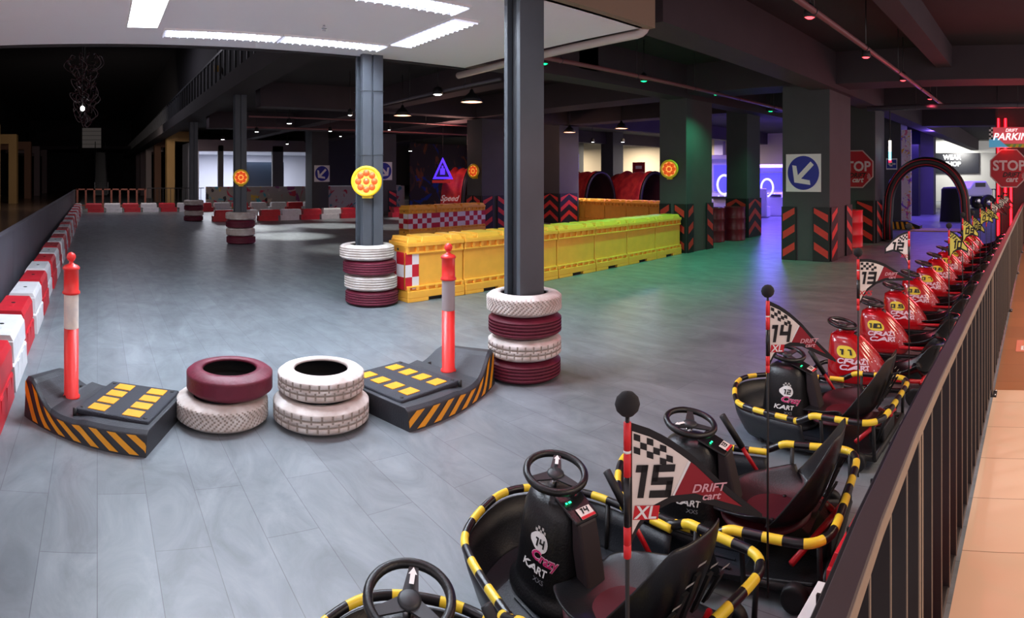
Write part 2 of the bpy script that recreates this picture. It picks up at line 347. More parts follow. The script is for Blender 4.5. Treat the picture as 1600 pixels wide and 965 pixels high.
def spotlamp(px, py, r, colname, emitcol, label, group, z=None, power=40, col=(1, 1, 1), to=None, ang=85, drop=.0, top=4.15, size=.05, e=22):
    z = H - (py - HY) * r / F if z is None else z
    x, y, _ = pol(px, r)
    t = thing('spot_lamp', label, 'spot lamp', (x, y, z), 0, group)
    b = MB(); b.cyl((0, 0, .08), (0, 0, max(.1, top - z)), .008, BLACK, 6); b.lathe([(.012, .16), (size * .8, .13), (size, .05), (size * 1.05, 0), (size * .95, 0), (size * .85, .04), (.01, .07)], BLACK, 16); b.build('housing', t)
    em = mat('lamp_glow_' + colname, emitcol, .5, emit=e if colname == 'white' else 3.2, ecol=emitcol)
    b = MB(); b.lathe([(.0005, -.012), (size * .5, -.008), (size * .85, .008), (size * .86, .02)], em, 16); b.build('bulb', t)
    spot('spot_light', (x, y, z - .03), col, power, to, ang, .7, size)
    return t
G = 'green spot lamps on the sprinkler pipe'; GC = (.10, 1, .45)
for (px, py, y, pw, lb) in ((850, 100, 6.1, 40, 'green spot lamp beside the nearest column, brightest of the green ones'), (1006, 127, 8.5, 190, 'green spot lamp second along the pipe from the nearest column'),
                        (1119, 148, 11.1, 80, 'green spot lamp just in front of the green-lit pillar'), (1204, 174, 13.8, 60, 'green spot lamp farthest along, small beside the pillar with blue arrow')):
    r = y / math.sin(azim(px)); spotlamp(px, py, r, 'green', '10e880', lb, G, power=pw * 1.6, col=GC, ang=125, size=.07)
G = 'red spot lamps on the sprinkler pipe'; RC = (1, .10, .16)
for (px, py, y, pw, lb) in ((1265, 28, 5.94, 60, 'red spot lamp nearest the top of the photo'), (1353, 90, 7.9, 60, 'red spot lamp second along, above flag thirteen'),
                        (1411, 126, 10.3, 45, 'red spot lamp third along the pipe'), (1453, 155, 13.0, 35, 'small red spot lamp last along the pipe')):
    r = y / math.sin(azim(px)); spotlamp(px, py, r, 'red', 'ff4a52', lb, G, power=pw * 1.3, col=RC, ang=110, size=.065)
spot('spot_light', (-2.3, 3.4, 3.35), RC, 50, None, 110, .7, .05); spot('spot_light', (-2.3, 1.4, 3.2), RC, 8, None, 110, .7, .05)
G = 'white spot lamps in the dark hall'
for (px, py, r, pw, lb, sz) in ((684, 148, 11.5, 60, 'large bright white spot lamp left of the nearest column', .1), (452, 193, 17.0, 200, 'bright white spot lamp left of the second grey column', .085), (516, 205, 20.5, 150, 'white spot lamp just left of the second grey column, upper of two', .07),
                            (532, 213, 23.5, 50, 'small white spot lamp nearest the second grey column', .06), (401, 206, 19.5, 150, 'white spot lamp right of the third grey column', .08), (449, 225, 27.0, 60, 'small white spot lamp in front of the far white wall', .08),
                            (348, 218, 24.0, 60, 'white spot lamp between the two farthest grey columns', .09), (547, 180, 14.0, 50, 'white spot lamp half hidden by the second grey column', .06), (608, 203, 20.0, 60, 'small white spot lamp right of the second grey column', .05),
                            (641, 236, 24.0, 60, 'white spot lamp above the checkered barriers', .09), (926, 222, 22.0, 50, 'white spot lamp over the red inflatable tunnels', .07), (973, 222, 22.5, 30, 'white spot lamp between the red inflatable tunnels', .08)):
    spotlamp(px, py, r, 'white', 'ffffff', lb, G, power=pw * 4.0, col=(1, .97, .9), ang=48, top=4.15, size=sz, e=14)
# pendant domes
WGL = mat('pendant_glow', 'ffc8a8', .5, emit=2.2, ecol='ffb090')
for (px, py, d, lb) in ((737, 160, .46, 'black dome pendant lamp glowing warm, nearest the bright white spot lamp'), (629, 181, .46, 'black dome pendant lamp right of the second grey column'),
                        (971, 201, .46, 'warm dome pendant lamp above the far red tunnel'), (890, 207, .46, 'small dome pendant lamp right of the nearest column')):
    r = {737: 12., 629: 14.5, 971: 19.5, 890: 20.}[px]; z = H - (py - HY) * r / F; x, y, _ = pol(px, r)
    t = thing('pendant_lamp', lb, 'pendant lamp', (x, y, z), 0, 'dome pendant lamps')
    b = MB(); b.lathe([(.03, .26), (.05, .2), (.12, .14), (d / 2, 0), (d / 2 - .01, 0), (.11, .13), (.03, .19)], BLACK, 28); b.build('shade', t)
    b = MB(); b.cyl((0, 0, .24), (0, 0, 4.15 - z), .01, BLACK, 6); b.build('cord', t)
    b = MB(); b.lathe([(.001, .012), (d / 2 - .015, .012)], WGL, 28); b.build('diffuser', t)
    point('pendant_light', (x, y, z - .1), .1, (1, .6, .35), 12)

# ================================================================== TYRES
def tyre_mesh(R, W, kind, paint, groove):
    seg = 150; ri = R * .61; prof = [(ri, .02, 0), (ri + .012, .004, 0), (ri + .05, .0, 0), (R - .06, .004, 0), (R - .028, .014, 0), (R - .008, .03, 1)]
    nt_ = 9
    for k in range(nt_): prof.append((R, .036 + (W - .072) * k / (nt_ - 1), 2))
    prof += [(R - .008, W - .03, 1), (R - .028, W - .014, 0), (R - .06, W - .004, 0), (ri + .05, W, 0), (ri + .012, W - .004, 0), (ri, W - .02, 0), (R - .03, W - .05, 3), (R - .018, W / 2, 3), (R - .03, .05, 3)]
    vs = []; fs = []; fm = []; n = len(prof)
    def grooved(i, k):
        j = i - 6
        if kind == 'rib': return j in (1, 3, 5, 7) if 0 <= j < nt_ - 1 else False
        if kind == 'block': return (0 <= j < nt_ - 1) and (j in (2, 5) or (k + (3 if j > 3 else 0)) % 5 == 0)
        if kind == 'chevron': return (-1 <= j < nt_ and ((k + abs(j - 4) * 1) % 3 == 0))
        return False
    for i, (r, z, _) in enumerate(prof):
        for k in range(seg):
            a = 2 * PI * k / seg; vs.append((r * math.cos(a), r * math.sin(a), z))
    ms = [paint, groove, TYIN]
    ng = {}
    extra = []
    for i in range(n):
        j = (i + 1) % n
        for k in range(seg):
            k2 = (k + 1) % seg; g = grooved(i, k)
            fs.append((i * seg + k, i * seg + k2, j * seg + k2, j * seg + k)); inside = i >= n - 5 and i < n or i == n - 1
            fm.append(TYIN if (i >= n - 4) else (groove if g else paint))
            if g: ng[len(fs) - 1] = 1
    b = MB(); b.add(vs, fs, fm, True)
    # sink the grooves
    for q in ng:
        f = b.f[q]; vv = [Vector(b.v[t]) for t in f]; c = sum(vv, Vector()) / 4; nd = Vector((c.x, c.y, 0)).normalized()
        o = len(b.v); b.v += [tuple(p.lerp(c, .22) - nd * .004) for p in vv]; mi = b.m[q]
        b.f[q] = tuple(range(o, o + 4)); b.s[q] = False
        for e in range(4): b.f.append((f[e], f[(e + 1) % 4], o + (e + 1) % 4, o + e)); b.m.append(mi); b.s.append(False)
    return b
TY = {}
def tyre(x, y, z, R, W, kind, white, label, group, rot=0., lean=0.):
    k = (R, W, kind, white)
    if k not in TY:
        o = tyre_mesh(R, W, kind, TYW if white else TYM, GROOVE_W if white else GROOVE_M).build('car_tyre'); TY[k] = o
    else:
        o = TY[k].copy(); C.objects.link(o)
    o.location = (x, y, z); o.rotation_euler = (lean, 0, rot); tag(o, label, 'tyre', group); return o
def stack(x, y, R, W, kinds, where, group, off=(0, 0, 0, 0)):
    nm = ['bottom', 'second from bottom', 'third from bottom', 'top']
    for k in range(4):
        w = k % 2 == 1; tyre(x + random.uniform(-.015, .015), y + random.uniform(-.01, .01) + off[k], k * W + .001, R + (.01 if k == 3 else 0), W - .001, kinds[k], w,
             ('white' if w else 'maroon') + ' tyre, ' + nm[k] + ' of four ' + where, group, k * 1.3)
stack(-3.87, 3.36, .312, .18, ('rib', 'block', 'rib', 'chevron'), 'round the nearest column', 'tyres around the nearest column')
stack(-7.2, 3.53, .355, .2, ('rib', 'rib', 'rib', 'rib'), 'round the second grey column', 'tyres around the second column', (.035, .025, -.015, -.035))
stack(-14.75, 3.6, .37, .2, ('rib', 'rib', 'rib', 'rib'), 'round the third grey column', 'tyres around the third column')
stack(-22.45, 3.65, .37, .2, ('rib', 'rib', 'rib', 'rib'), 'round the farthest grey column', 'tyres around the farthest column')
tyre(-4.12, .87, .001, .325, .179, 'chevron', True, 'grimy white tyre with arrow tread underneath the loose maroon tyre', 'loose tyres on the track floor')
tyre(-4.14, .93, .181, .305, .175, 'rib0', False, 'maroon painted tyre lying on top of a white tyre, loose on the floor', 'loose tyres on the track floor', .4)
tyre(-3.90, 1.53, .001, .335, .182, 'block', True, 'grimy white block-tread tyre under another white tyre', 'loose tyres on the track floor', .8)
tyre(-3.94, 1.545, .184, .305, .175, 'block', True, 'white tyre with bright top wall, lying on top of a wider white tyre', 'loose tyres on the track floor', 2.)

# ================================================================== HAZARD ISLANDS WITH BOLLARDS
def island(origin, ang, L, D, flip, label, plabel):
    """local +x runs along the striped face (curl end at x=0 when flip=False), local +y is depth away from the viewer"""
    t = thing('rubber_island', label, 'traffic island', origin, ang, 'hazard striped rubber islands')
    def hz(u):
        u = u / L
        pts = [(0, .27), (.05, .285), (.1, .27), (.18, .19), (.26, .135), (.36, .12), (.5, .125), (.56, .14), (1, .15)]
        for (a, b), (c, d) in zip(pts, pts[1:]):
            if a <= u <= c: return b + (d - b) * (u - a) / (c - a)
        return .15
    X = lambda u: (L - u) if flip else u
    def bow(u): s = u / L; return (.06 * (1 - s) ** 2 * 3 * (1 if s < .5 else 1) - .05 * math.sin(PI * s) * 0) + .045 * (2 * s - 1) ** 2 - .045
    b = MB(); n = 26; vs = []
    for i in range(n + 1):
        u = L * i / n; h = hz(u); y0 = bow(u); y1 = D - (.12 * max(0, 1 - u / L * 4)) * 1
        inset = .035
        vs += [(X(u), y0 - .02, 0), (X(u), y0, h - .02), (X(u), y0 + .03, h), (X(u), y1 - .03, h - (.05 if u < .25 * L else 0)), (X(u), y1, h - .03 - (.05 if u < .25 * L else 0)), (X(u), y1 + .02, 0)]
    fs = []
    for i in range(n):
        for k in range(5): q = (i * 6 + k, (i + 1) * 6 + k, (i + 1) * 6 + k + 1, i * 6 + k + 1); fs.append(q if not flip else q[::-1])
    e0 = tuple(range(6)); e1 = tuple(range(n * 6, n * 6 + 6)); fs += [e0 if not flip else e0[::-1], e1[::-1] if not flip else e1]
    b.add(vs, fs, mat('charcoal_moulded_rubber', '303238', .5, noise=.3, nscale=5, bump=.2, bscale=70)); b.build('base', t, bevel=.006)
    # amber stripes following the front face
    b = MB(); step = L / 7.6; wst = step * .46; k = -1
    s0 = -.05
    while s0 < L:
        bot0, bot1 = s0 + .16, s0 + .16 + wst; top0, top1 = s0, s0 + wst
        cols = 8; prev = None
        for j in range(cols):
            f0, f1 = j / cols, (j + 1) / cols
            q = []
            for (uu, f) in ((bot0 + (top0 - bot0) * f0, f0), (bot1 + (top1 - bot1) * f0, f0), (bot1 + (top1 - bot1) * f1, f1), (bot0 + (top0 - bot0) * f1, f1)):
                uc = min(max(uu, .0), L); h = hz(uc); zz = .012 + (h - .035) * f
                q.append((X(uc), bow(uc) - .02 + .02 * zz / h - .0035, zz))
            if abs(q[0][0] - q[1][0]) > 1e-4 or abs(q[2][0] - q[3][0]) > 1e-4: b.poly(q if not flip else q[::-1], HZ_O)
        s0 += step
    b.build('hazard_stripes', t)
    # bolted ramp plate with amber reflectors
    b = MB(); x0, x1 = (.5 * L, .97 * L); x0 = .44 * L; a, c = sorted((X(x0), X(x1))); hatch = mat('cross_hatched_rubber', '2a2e38', .6, bump=.9, bscale=160)
    b.box(a, c, .10, D - .03, .13, .168, hatch)
    plate = b.build('ramp_plate', t, bevel=.012)
    for cx in (a + (c - a) * .27, a + (c - a) * .74):
        for r_ in range(4):
            cy = .10 + (D - .13) * (r_ + .62) / 4.3; b = MB(); b.box(cx - .062, cx + .062, cy - .05, cy + .05, .168, .172, HZ_O); b.build('reflector_pad', plate)
    for bx, by in ((X(.24 * L), .1), (X(.24 * L), D - .15), (X(.45 * L), .09), (a + .04, .14), (c - .04, .14), (a + .04, D - .08), (c - .04, D - .08)):
        b = MB(); b.cyl((bx, by, .11), (bx, by, .172 if (a < bx < c) else .137), .014, BLACK, 10); b.build('bolt', t)
    # bollard: a separate thing planted in the island
    M = Matrix.Translation(Vector(origin)) @ Matrix.Rotation(ang, 4, 'Z'); p = M @ Vector((X(.27 * L), D * .5, .118))
    pt = thing('bollard_post', plabel, 'bollard', p, 0, 'orange red bollard posts')
    PR = mat('bollard_orange_red', 'e8322e', .35, noise=.1, nscale=9); r = .052
    b = MB(); b.lathe([(.0, 0), (r + .012, 0), (r + .01, .02), (r, .025), (r, .5), (r, .5)], PR, 28); b.build('shaft', pt)
    b = MB(); b.lathe([(r + .001, .5), (r + .001, .74)], mat('reflective_sleeve', 'cfc6c2', .35, noise=.3, nscale=14, col2='e8dccf') if not flip else mat('grey_sleeve', '9a8f92', .5), 28); b.build('reflective_band', pt)
    b = MB(); b.lathe([(r, .74), (r + .012, .745), (r + .012, .76), (r + .002, .77), (r + .002, .915), (r + .01, .92), (r + .01, .932), (r - .002, .945), (.026, .955), (.017, .962), (.015, .985)], PR, 28)
    b.tube([(-.022, 0, .985), (-.02, 0, 1.0), (0, 0, 1.012), (.02, 0, 1.0), (.022, 0, .985)], .014, PR, 8)
    b.lathe([(.001, .972), (.024, .98), (.034, 1.0), (.03, 1.022), (.016, 1.036), (.001, 1.04)], PR, 18); b.build('grab_cap', pt)
island((-4.07, -.59, 0), math.radians(63), 1.0, .72, False, 'black rubber island with amber stripes beside the red and white barriers', 'orange red bollard with pale reflective band, beside the barrier row')
island((-3.46, 1.975, 0), math.radians(103), 1.12, .80, True, 'black rubber island with amber stripes, its curled end against the nearest tyre stack', 'orange red bollard with grey band, near the nearest tyre stack')

# ================================================================== ROUND WARNING LAMPS
def warnlamp(px, py, r, face, label, d=.41, tilt=0.):
    x, y, _ = pol(px, r); z = H - (py - HY) * r / F
    t = thing('warning_lamp', label, 'warning lamp', (x, y, z), face, 'round amber warning lamps')
    YH = mat('lamp_housing_yellow', 'f2c820', .4); OL = mat('lamp_lens_orange', 'f5602a', .25, emit=.3, ecol='ff5a20'); OC = mat('lamp_cell_amber', 'ffb850', .3, emit=.6, ecol='ffa840')
    Rr = d / 2; M = Matrix.Rotation(PI / 2, 4, 'Y')   # local +x looks out
    b = MB(); b.lathe([(.0, -.03), (Rr * .9, -.03), (Rr, 0), (Rr, .03), (Rr * .95, .045), (Rr * .82, .045), (Rr * .77, .03), (0, .03)], YH, 40, M); b.build('housing', t)
    b = MB(); b.lathe([(Rr * .77, .031), (0, .034)], OC, 36, M)
    b.build('face_disc', t)
    for k in range(9):
        a = 2 * PI * k / 8; rr = Rr * .53 if k < 8 else 0
        b = MB(); q = Rr * .215; MM = Matrix.Translation((0, rr * math.cos(a), rr * math.sin(a))) @ M
        b.lathe([(q, .034), (q * .9, .043), (q * .5, .052), (0, .055)], OL, 16, MM); b.build('lens', t)
    b = MB(); b.box(-.14, -.0, -.06, .06, -Rr - .02, .06, YH); b.build('bracket', t)
warnlamp(573, 283, 7.72, math.radians(-36), 'large round amber warning lamp on the second grey column', .40)
warnlamp(376.5, 277, 14.98, math.radians(-18), 'small round amber warning lamp on the third grey column', .41)
warnlamp(1046, 264, 13.36, math.radians(-72), 'round amber warning lamp on the green-lit concrete pillar', .42)
warnlamp(740, 267, 18.9, math.radians(-75), 'dim round amber warning lamp beside the dark red inflatable', .45)

# ================================================================== PLASTIC BARRIERS (red and white)
def barrier_mb(m, L=.86, W=.38, Hh=.42):
    b = MB(); HOLE = mat('barrier_filler_hole', '1b1b1d', .8)
    def sec(x0, x1, z0, z1, w0, w1, ms=m):
        vs = [(x0, -w0, z0), (x1, -w0, z0), (x1, w0, z0), (x0, w0, z0), (x0, -w1, z1), (x1, -w1, z1), (x1, w1, z1), (x0, w1, z1)]
        b.add(vs, [(3, 2, 1, 0), (4, 5, 6, 7), (0, 1, 5, 4), (1, 2, 6, 5), (2, 3, 7, 6), (3, 0, 4, 7)], ms)
    w = W / 2
    sec(-L / 2, L / 2 - .10, 0, .20, w, w * .93); sec(-L / 2 + .09, L / 2 - .01, .20, Hh - .05, w * .86, w * .80); sec(-L / 2 + .11, L / 2 - .03, Hh - .05, Hh, w * .80, w * .66)
    for x in (-.2, .05, .27): b.box(x - .05, x + .05, -w * .97, w * .97, .02, .19, m)
    b.cyl((.04, 0, Hh - .001), (.04, 0, Hh + .004), .022, HOLE, 12); b.box(-.14, -.04, -.02, .02, Hh - .001, Hh + .004, m)
    return b
BW = barrier_mb(WHITE_P).build('plastic_barrier', bevel=.018); BR = barrier_mb(RED_P).build('plastic_barrier', bevel=.018); _first = {0: True, 1: True}
def barrier(x, y, rot, red, label, group, z=0):
    s = BR if red else BW
    if _first[red]: o = s; _first[red] = False
    else: o = s.copy(); C.objects.link(o)
    o.location = (x, y, z); o.rotation_euler = (0, 0, rot); return tag(o, label, 'barrier', group)
G = 'red and white barriers along the left fence'
ordn = ['nearest', 'second', 'third', 'fourth', 'fifth', 'sixth', 'seventh', 'eighth', 'ninth', 'tenth', 'eleventh', 'twelfth', 'thirteenth', 'fourteenth', 'fifteenth', 'sixteenth']
for k in range(29):
    x = -3.35 - .87 * k; red = (k % 2 == 1); q = k // 2
    barrier(x, -.83 - .0026 * k + (.01 if k % 3 else -.01), PI, int(red), ('%s %s plastic barrier of the row along the left fence, counted from the viewer' % (ordn[q], 'red' if red else 'white')), G)
G = 'red and white barriers of the far row'
for k in range(10):
    px = 148 + k * 28.5; r = 28.2 + k * .12; x, y, _ = pol(px, r)
    barrier(x, y, -PI / 2 + .0, int(k % 2 == 0), ('%s %s plastic barrier of the far row, counted from the left fence' % (ordn[k // 2], 'red' if k % 2 == 0 else 'white')), G)
G = 'red and white barriers of the back bend'
for k in range(10):
    y = 5.9 + k * .87; x = -28.2
    barrier(x, y + 2.85, PI / 2, int(k % 2 == 1), ('%s %s plastic barrier of the upper row behind the third column, counted from that column' % (ordn[k // 2], 'red' if k % 2 else 'white')), G)
G = 'red and white barriers of the front bend'
for k in range(9):
    y = 3.0 + k * .87; x = -22.0 - .06 * abs(k - 4)
    if k < 2: continue
    barrier(x, y, PI / 2, int(k % 2 == 0), ('%s %s plastic barrier of the lower row behind the third column, counted rightwards' % (ordn[k // 2 - 1], 'red' if k % 2 == 0 else 'white')), G)
for k in range(2):
    barrier(-21.9, 12.1 + k * .88, PI / 2, 1 - k, ('maroon' if not k else 'white') + ' barrier lying between the striped far pillar and the checkered wall', 'barriers beside the checkered wall')
o = barrier(-.58, 1.37, PI / 2, 0, 'white plastic barrier directly under the handrail at the bottom right', 'barriers beneath the handrail'); o.scale = (1, .78, 1)
o = barrier(-.58, 2.24, PI / 2, 1, 'red plastic barrier seen between the railing bars at the bottom right', 'barriers beneath the handrail'); o.scale = (1, .78, 1)

# ================================================================== YELLOW WATER BARRIERS
CHK_R = mat('checker_red', 'c4182c', .45); CHK_W = mat('checker_white', 'e6dfe0', .45)
def yellow_mb(Lb=.98, D=.50, Hh=.87):
    b = MB(); w = D / 2; l = Lb / 2; m = YEL_P
    b.box(-l + .008, l - .008, -w, w, .05, .15, m)
    for x0, x1 in ((-l + .008, -.14), (.14, l - .008)): b.box(x0, x1, -w, w, 0, .05, m)
    b.box(-l + .008, l - .008, -w + .045, w - .045, .15, .66, m); b.box(-.14, .14, -w + .06, w - .06, 0, .06, BLACK)
    b.box(-l + .008, l - .008, -w + .06, w - .06, .66, .745, m)
    n = 6
    for k in range(n + 1):
        x = -l + .03 + k * (Lb - .06) / n
        b.box(x - .022, x + .022, -w + .01, w - .01, .15, .205, m); b.box(x - .022, x + .022, -w + .02, w - .02, .665, .745, m)
    b.box(-l + .008, l - .008, -w + .012, w - .012, .19, .215, m); b.box(-l + .008, l - .008, -w + .012, w - .012, .645, .67, m)
    b.box(-l + .008, l - .008, -w, w, .745, .80, m)
    z1 = Hh
    for x0, x1 in ((-l + .02, -.30), (-.24, .20), (.26, l - .02)):
        b.prism([(x0, -w + .03, .80), (x1, -w + .03, .80), (x1 - .03, -w + .06, z1), (x0 + .03, -w + .06, z1)], (0, D - .09, 0), m)
    b.box(-l + .02, l - .02, -w + .05, w - .05, .80, .835, m)
    for z in (.12, .70):
        for s in (-1,): b.cyl((s * l, 0, z), (s * l - .02 * s, 0, z), .02, BLACK, 8)
    return b
YB = yellow_mb().build('water_barrier', bevel=.009)
def checker(mb, fr, s0, s1, t0, t1, n, m_, l=.004, ph=0):
    for i in range(n):
        for j in range(m_):
            rect(mb, fr, s0 + (s1 - s0) * i / n, s0 + (s1 - s0) * (i + 1) / n, t0 + (t1 - t0) * j / m_, t0 + (t1 - t0) * (j + 1) / m_, l, CHK_R if (i + j + ph) % 2 else CHK_W)
def ybar(x, y, rot, label, group, first=[True]):
    if first[0]: o = YB; first[0] = False
    else: o = YB.copy(); C.objects.link(o)
    o.location = (x, y, 0); o.rotation_euler = (0, 0, rot); return tag(o, label, 'water barrier', group)
G = 'yellow water barriers of the front wall'; ra = PI / 2 + .055
yx = lambda s: (-7.2 - .055 * s, 3.94 + s)
names = ['at the near end with a checkered end face', 'second from the checkered end', 'third from checkered end, partly behind nearest column', 'fourth, just right of the nearest column', 'fifth from the checkered end', 'sixth from the checkered end', 'seventh and last, against the green-lit pillar']
for k in range(7):
    x, y = yx(.5 + k * .985); o = ybar(x, y, ra, 'yellow barrier of long front wall, ' + names[k], G)
    if k == 0:
        b = MB(); fr = Fr((-.506, .25, 0), (0, -1, 0)); checker(b, fr, .06, .44, .17, .67, 2, 3, .002, 0)
        fr = Fr((-.5, -.208, 0), (1, 0, 0)); checker(b, fr, .0, .22, .17, .67, 2, 3, .004, 1); b.build('checkered_panel', o)
G = 'checkered yellow water barriers'
for k, nm in enumerate(('nearest the second grey column', 'middle', 'nearest the dark pillar')):
    o = ybar(-14.75 - .14 * k, 8.75 + k * 1.0, ra + .06, 'yellow barrier with red and white checkered band, ' + nm + ' of the three', G)
    b = MB(); checker(b, Fr((-.5, -.21, 0), (1, 0, 0)), .0, 1.0, .22, .64, 6, 3, .006, k); 
    if k == 0: checker(b, Fr((-.506, .25, 0), (0, -1, 0)), .04, .46, .22, .64, 2, 3, .002, 1)
    b.build('checkered_panel', o)
G = 'yellow water barriers of the rear wall'
for k in range(5):
    ybar(-15.6 + k * .99, 16.2, 0, 'orange-lit water barrier of the rear wall, %s from the chevron pillar' % ordn[k].replace('nearest', 'first'), G)

# ================================================================== PILLAR CORNER GUARDS
GB = mat('guard_black', '151416', .55)
def guard(x, y, ax, w, style, label, h=1.08, group='striped corner guards', ph=0.):
    """panel on a pillar face. ax: unit s direction (rightwards seen from the front); style '/', '\\' or '^'"""
    fr = Fr((0, 0, 0), (ax[0], ax[1], 0)); b = MB(); fprism(b, fr, [(0, .0), (w, 0), (w, h), (0, h)], .0, .02, GB)
    n = 3; P = h / n; sl = .55 * w if style != '^' else .3 * w; th = P * .42; base = .06
    for k in range(n + 1):
        t = base + k * P + ph
        def strip(s0, s1, t0, t1):
            # clip stripes to panel height
            q = [(s0, t0), (s1, t1), (s1, t1 + th), (s0, t0 + th)]; q = [(a, min(max(c, .015), h - .015)) for a, c in q]
            if max(c for _, c in q) - min(c for _, c in q) > .02: fpoly(b, fr, q, .0225, ORED)
        e = .03
        if style == '/': strip(e, w - e, t - sl * .0, t + sl * .9)
        elif style == '\\': strip(e, w - e, t + sl * .9, t)
        else: strip(e, w / 2, t, t + sl * 1.0); strip(w / 2, w - e, t + sl * 1.0, t)
    o = b.build('corner_guard', loc=(x, y, 0)); return tag(o, label, 'corner guard', group)
S = (1, 0); E_ = (0, 1)   # faces toward -Y run along +X ; faces toward +X run along +Y
guard(-5.06, 11.13, S, .32, '/', 'black and red striped guard at the left corner of the pillar with large blue arrow')
guard(-4.38, 11.13, S, .36, '\\', 'striped guard under the right half of the large blue arrow sign'); guard(-4.01, 11.15, E_, .38, '/', 'striped guard turning the near corner of the large blue arrow pillar')
guard(-4.01, 12.1, E_, .40, '\\', 'striped guard at the far corner of the large blue arrow pillar')
guard(-8.02, 10.98, S, .30, '/', 'striped guard behind the last yellow barrier of the front wall'); guard(-7.62, 10.98, S, .31, '\\', 'striped guard on near corner of green-lit pillar, left face')
guard(-7.29, 11.0, E_, .25, '/', 'striped guard on near corner of green-lit pillar, right face'); guard(-7.29, 11.8, E_, .3, '\\', 'striped guard at far corner of green-lit pillar, beside maroon drums')
guard(-8.35, 14.58, S, .66, '^', 'chevron guard facing front between maroon drums and the purple area'); guard(-7.67, 14.6, E_, .8, '^', 'purple-lit chevron guard facing sideways behind the maroon drums')
guard(-4.55, 14.58, S, .46, '\\', 'striped guard below the left STOP sign, beside the bright red drum'); guard(-4.03, 14.6, E_, .55, '\\', 'dark striped guard beside the foot of the black arch')
guard(-15.9, 11.28, S, .36, '/', 'striped guard on dark pillar right of checkered barriers, left edge'); guard(-15.5, 11.28, S, .38, '\\', 'striped guard on dark pillar right of checkered barriers, middle'); guard(-15.08, 11.3, E_, .42, '/', 'striped guard on side of dark pillar right of checkered barriers')
guard(-15.08, 11.9, E_, .3, '\\', 'striped guard just left of the nearest steel column')
guard(-16.2, 14.88, S, .9, '^', 'chevron guard left half, on pillar behind the front yellow wall'); guard(-15.28, 14.9, E_, .9, '^', 'chevron guard right half, beside the orange-lit rear wall')
guard(-25.7, 25.38, S, .8, '^', 'purple-lit chevron guard behind the orange rear wall, left'); guard(-22.6, 25.28, S, .9, '^', 'small chevron guard between the two red tunnels'); guard(-21.68, 25.3, E_, .9, '^', 'small purple chevron guard beside the right red tunnel')
guard(-22.88, 11.5, E_, .24, '/', 'striped guard just right of the second grey column'); guard(-22.88, 12.1, E_, .4, '\\', 'striped guard under the second blue arrow sign, right edge')
guard(-5.35, 19.58, S, .35, '/', 'striped guard glimpsed through the left leg of the black arch')

# ================================================================== DRUMS
def drum(x, y, m, label):
    t = thing('oil_drum', label, 'drum', (x, y, 0), 0, 'painted oil drums')
    b = MB(); r = .29; pr = [(0, .0), (r, 0), (r + .008, .015), (r, .03)]
    for z in (.3, .6): pr += [(r, z - .025), (r + .014, z), (r, z + .025)]
    pr += [(r, .86), (r + .008, .875), (r + .008, .885), (r - .012, .885), (r - .015, .865), (0, .865)]; b.lathe(pr, m, 40); b.build('body', t)
    b = MB(); b.cyl((.15, .05, .865), (.15, .05, .88), .035, CHROME, 12); b.build('bung', t)
DM = mat('maroon_drum_paint', '7c1428', .35, noise=.15, nscale=4); DR = mat('bright_red_drum_paint', 'e01c28', .35)
drum(-8.02, 13.35, DM, 'maroon oil drum partly behind the green-lit pillar'); drum(-7.75, 13.98, DM, 'maroon oil drum in front of the purple-lit chevron pillar'); drum(-4.42, 13.72, DR, 'bright red oil drum below the left STOP sign')

# ================================================================== SIGNS
def blue_arrow(x, y, z, ax, w, label, mode='sw'):
    fr = Fr((0, 0, 0), (ax[0], ax[1], 0)); b = MB(); fprism(b, fr, [(-w / 2, -w / 2), (w / 2, -w / 2), (w / 2, w / 2), (-w / 2, w / 2)], 0, .012, WHT)
    o = tag(b.build('arrow_sign', loc=(x, y, z)), label, 'sign', 'blue arrow signs')
    b = MB()
    if mode == 'left':
        rect(b, fr, -w * .44, w * .44, -w * .38, w * .38, .0145, BLUE)
    else: fpoly(b, fr, circ(0, 0, w * .45, 40), .0145, BLUE)
    a = {'sw': math.radians(225), 'se': math.radians(-45), 'left': PI}[mode]
    ca, sa = math.cos(a), math.sin(a); k = w * .36
    pts = [(-k, -.07 * w), (-k, .07 * w), (k * .2, .07 * w), (k * .2 - .14 * w, .21 * w), (k * .45 - .02 * w, .21 * w), (k, 0), (k * .45 - .02 * w, -.21 * w), (k * .2 - .14 * w, -.21 * w), (k * .2, -.07 * w)]
    if mode != 'left': pts = [(-k, -.065 * w), (-k, .065 * w), (k * .42, .065 * w), (k * .02, .27 * w), (k * .22, .27 * w + .1 * w), (k, 0), (k * .22, -.37 * w), (k * .02, -.27 * w), (k * .42, -.065 * w)]
    pp = [(p * ca - q * sa, p * sa + q * ca) for p, q in pts]
    # split the arrow into convex pieces
    fpoly(b, fr, [pp[0], pp[8], pp[2], pp[1]], .0165, WHT)
    if mode == 'left': fpoly(b, fr, [pp[3], pp[4], pp[5], pp[6], pp[7]], .0165, WHT)
    else: fpoly(b, fr, [pp[2], pp[8], pp[5]], .0165, WHT); fpoly(b, fr, [pp[3], pp[2], pp[5], pp[4]][::-1], .0165, WHT); fpoly(b, fr, [pp[8], pp[7], pp[6], pp[5]][::-1], .0165, WHT)
    b.build('arrow_print', o); return o
def on_x(px, yf): return -yf / math.tan(azim(px))       # x on a plane y = yf
def on_y(px, xf): return -xf * math.tan(azim(px))
zpx = lambda py, x, y: H - (py - HY) * math.hypot(x, y) / F
x = on_x(1255, 11.12); blue_arrow(x, 11.135, zpx(270, x, 11.12), S, .76, 'large square blue arrow sign on the concrete pillar nearest the karts', 'sw')
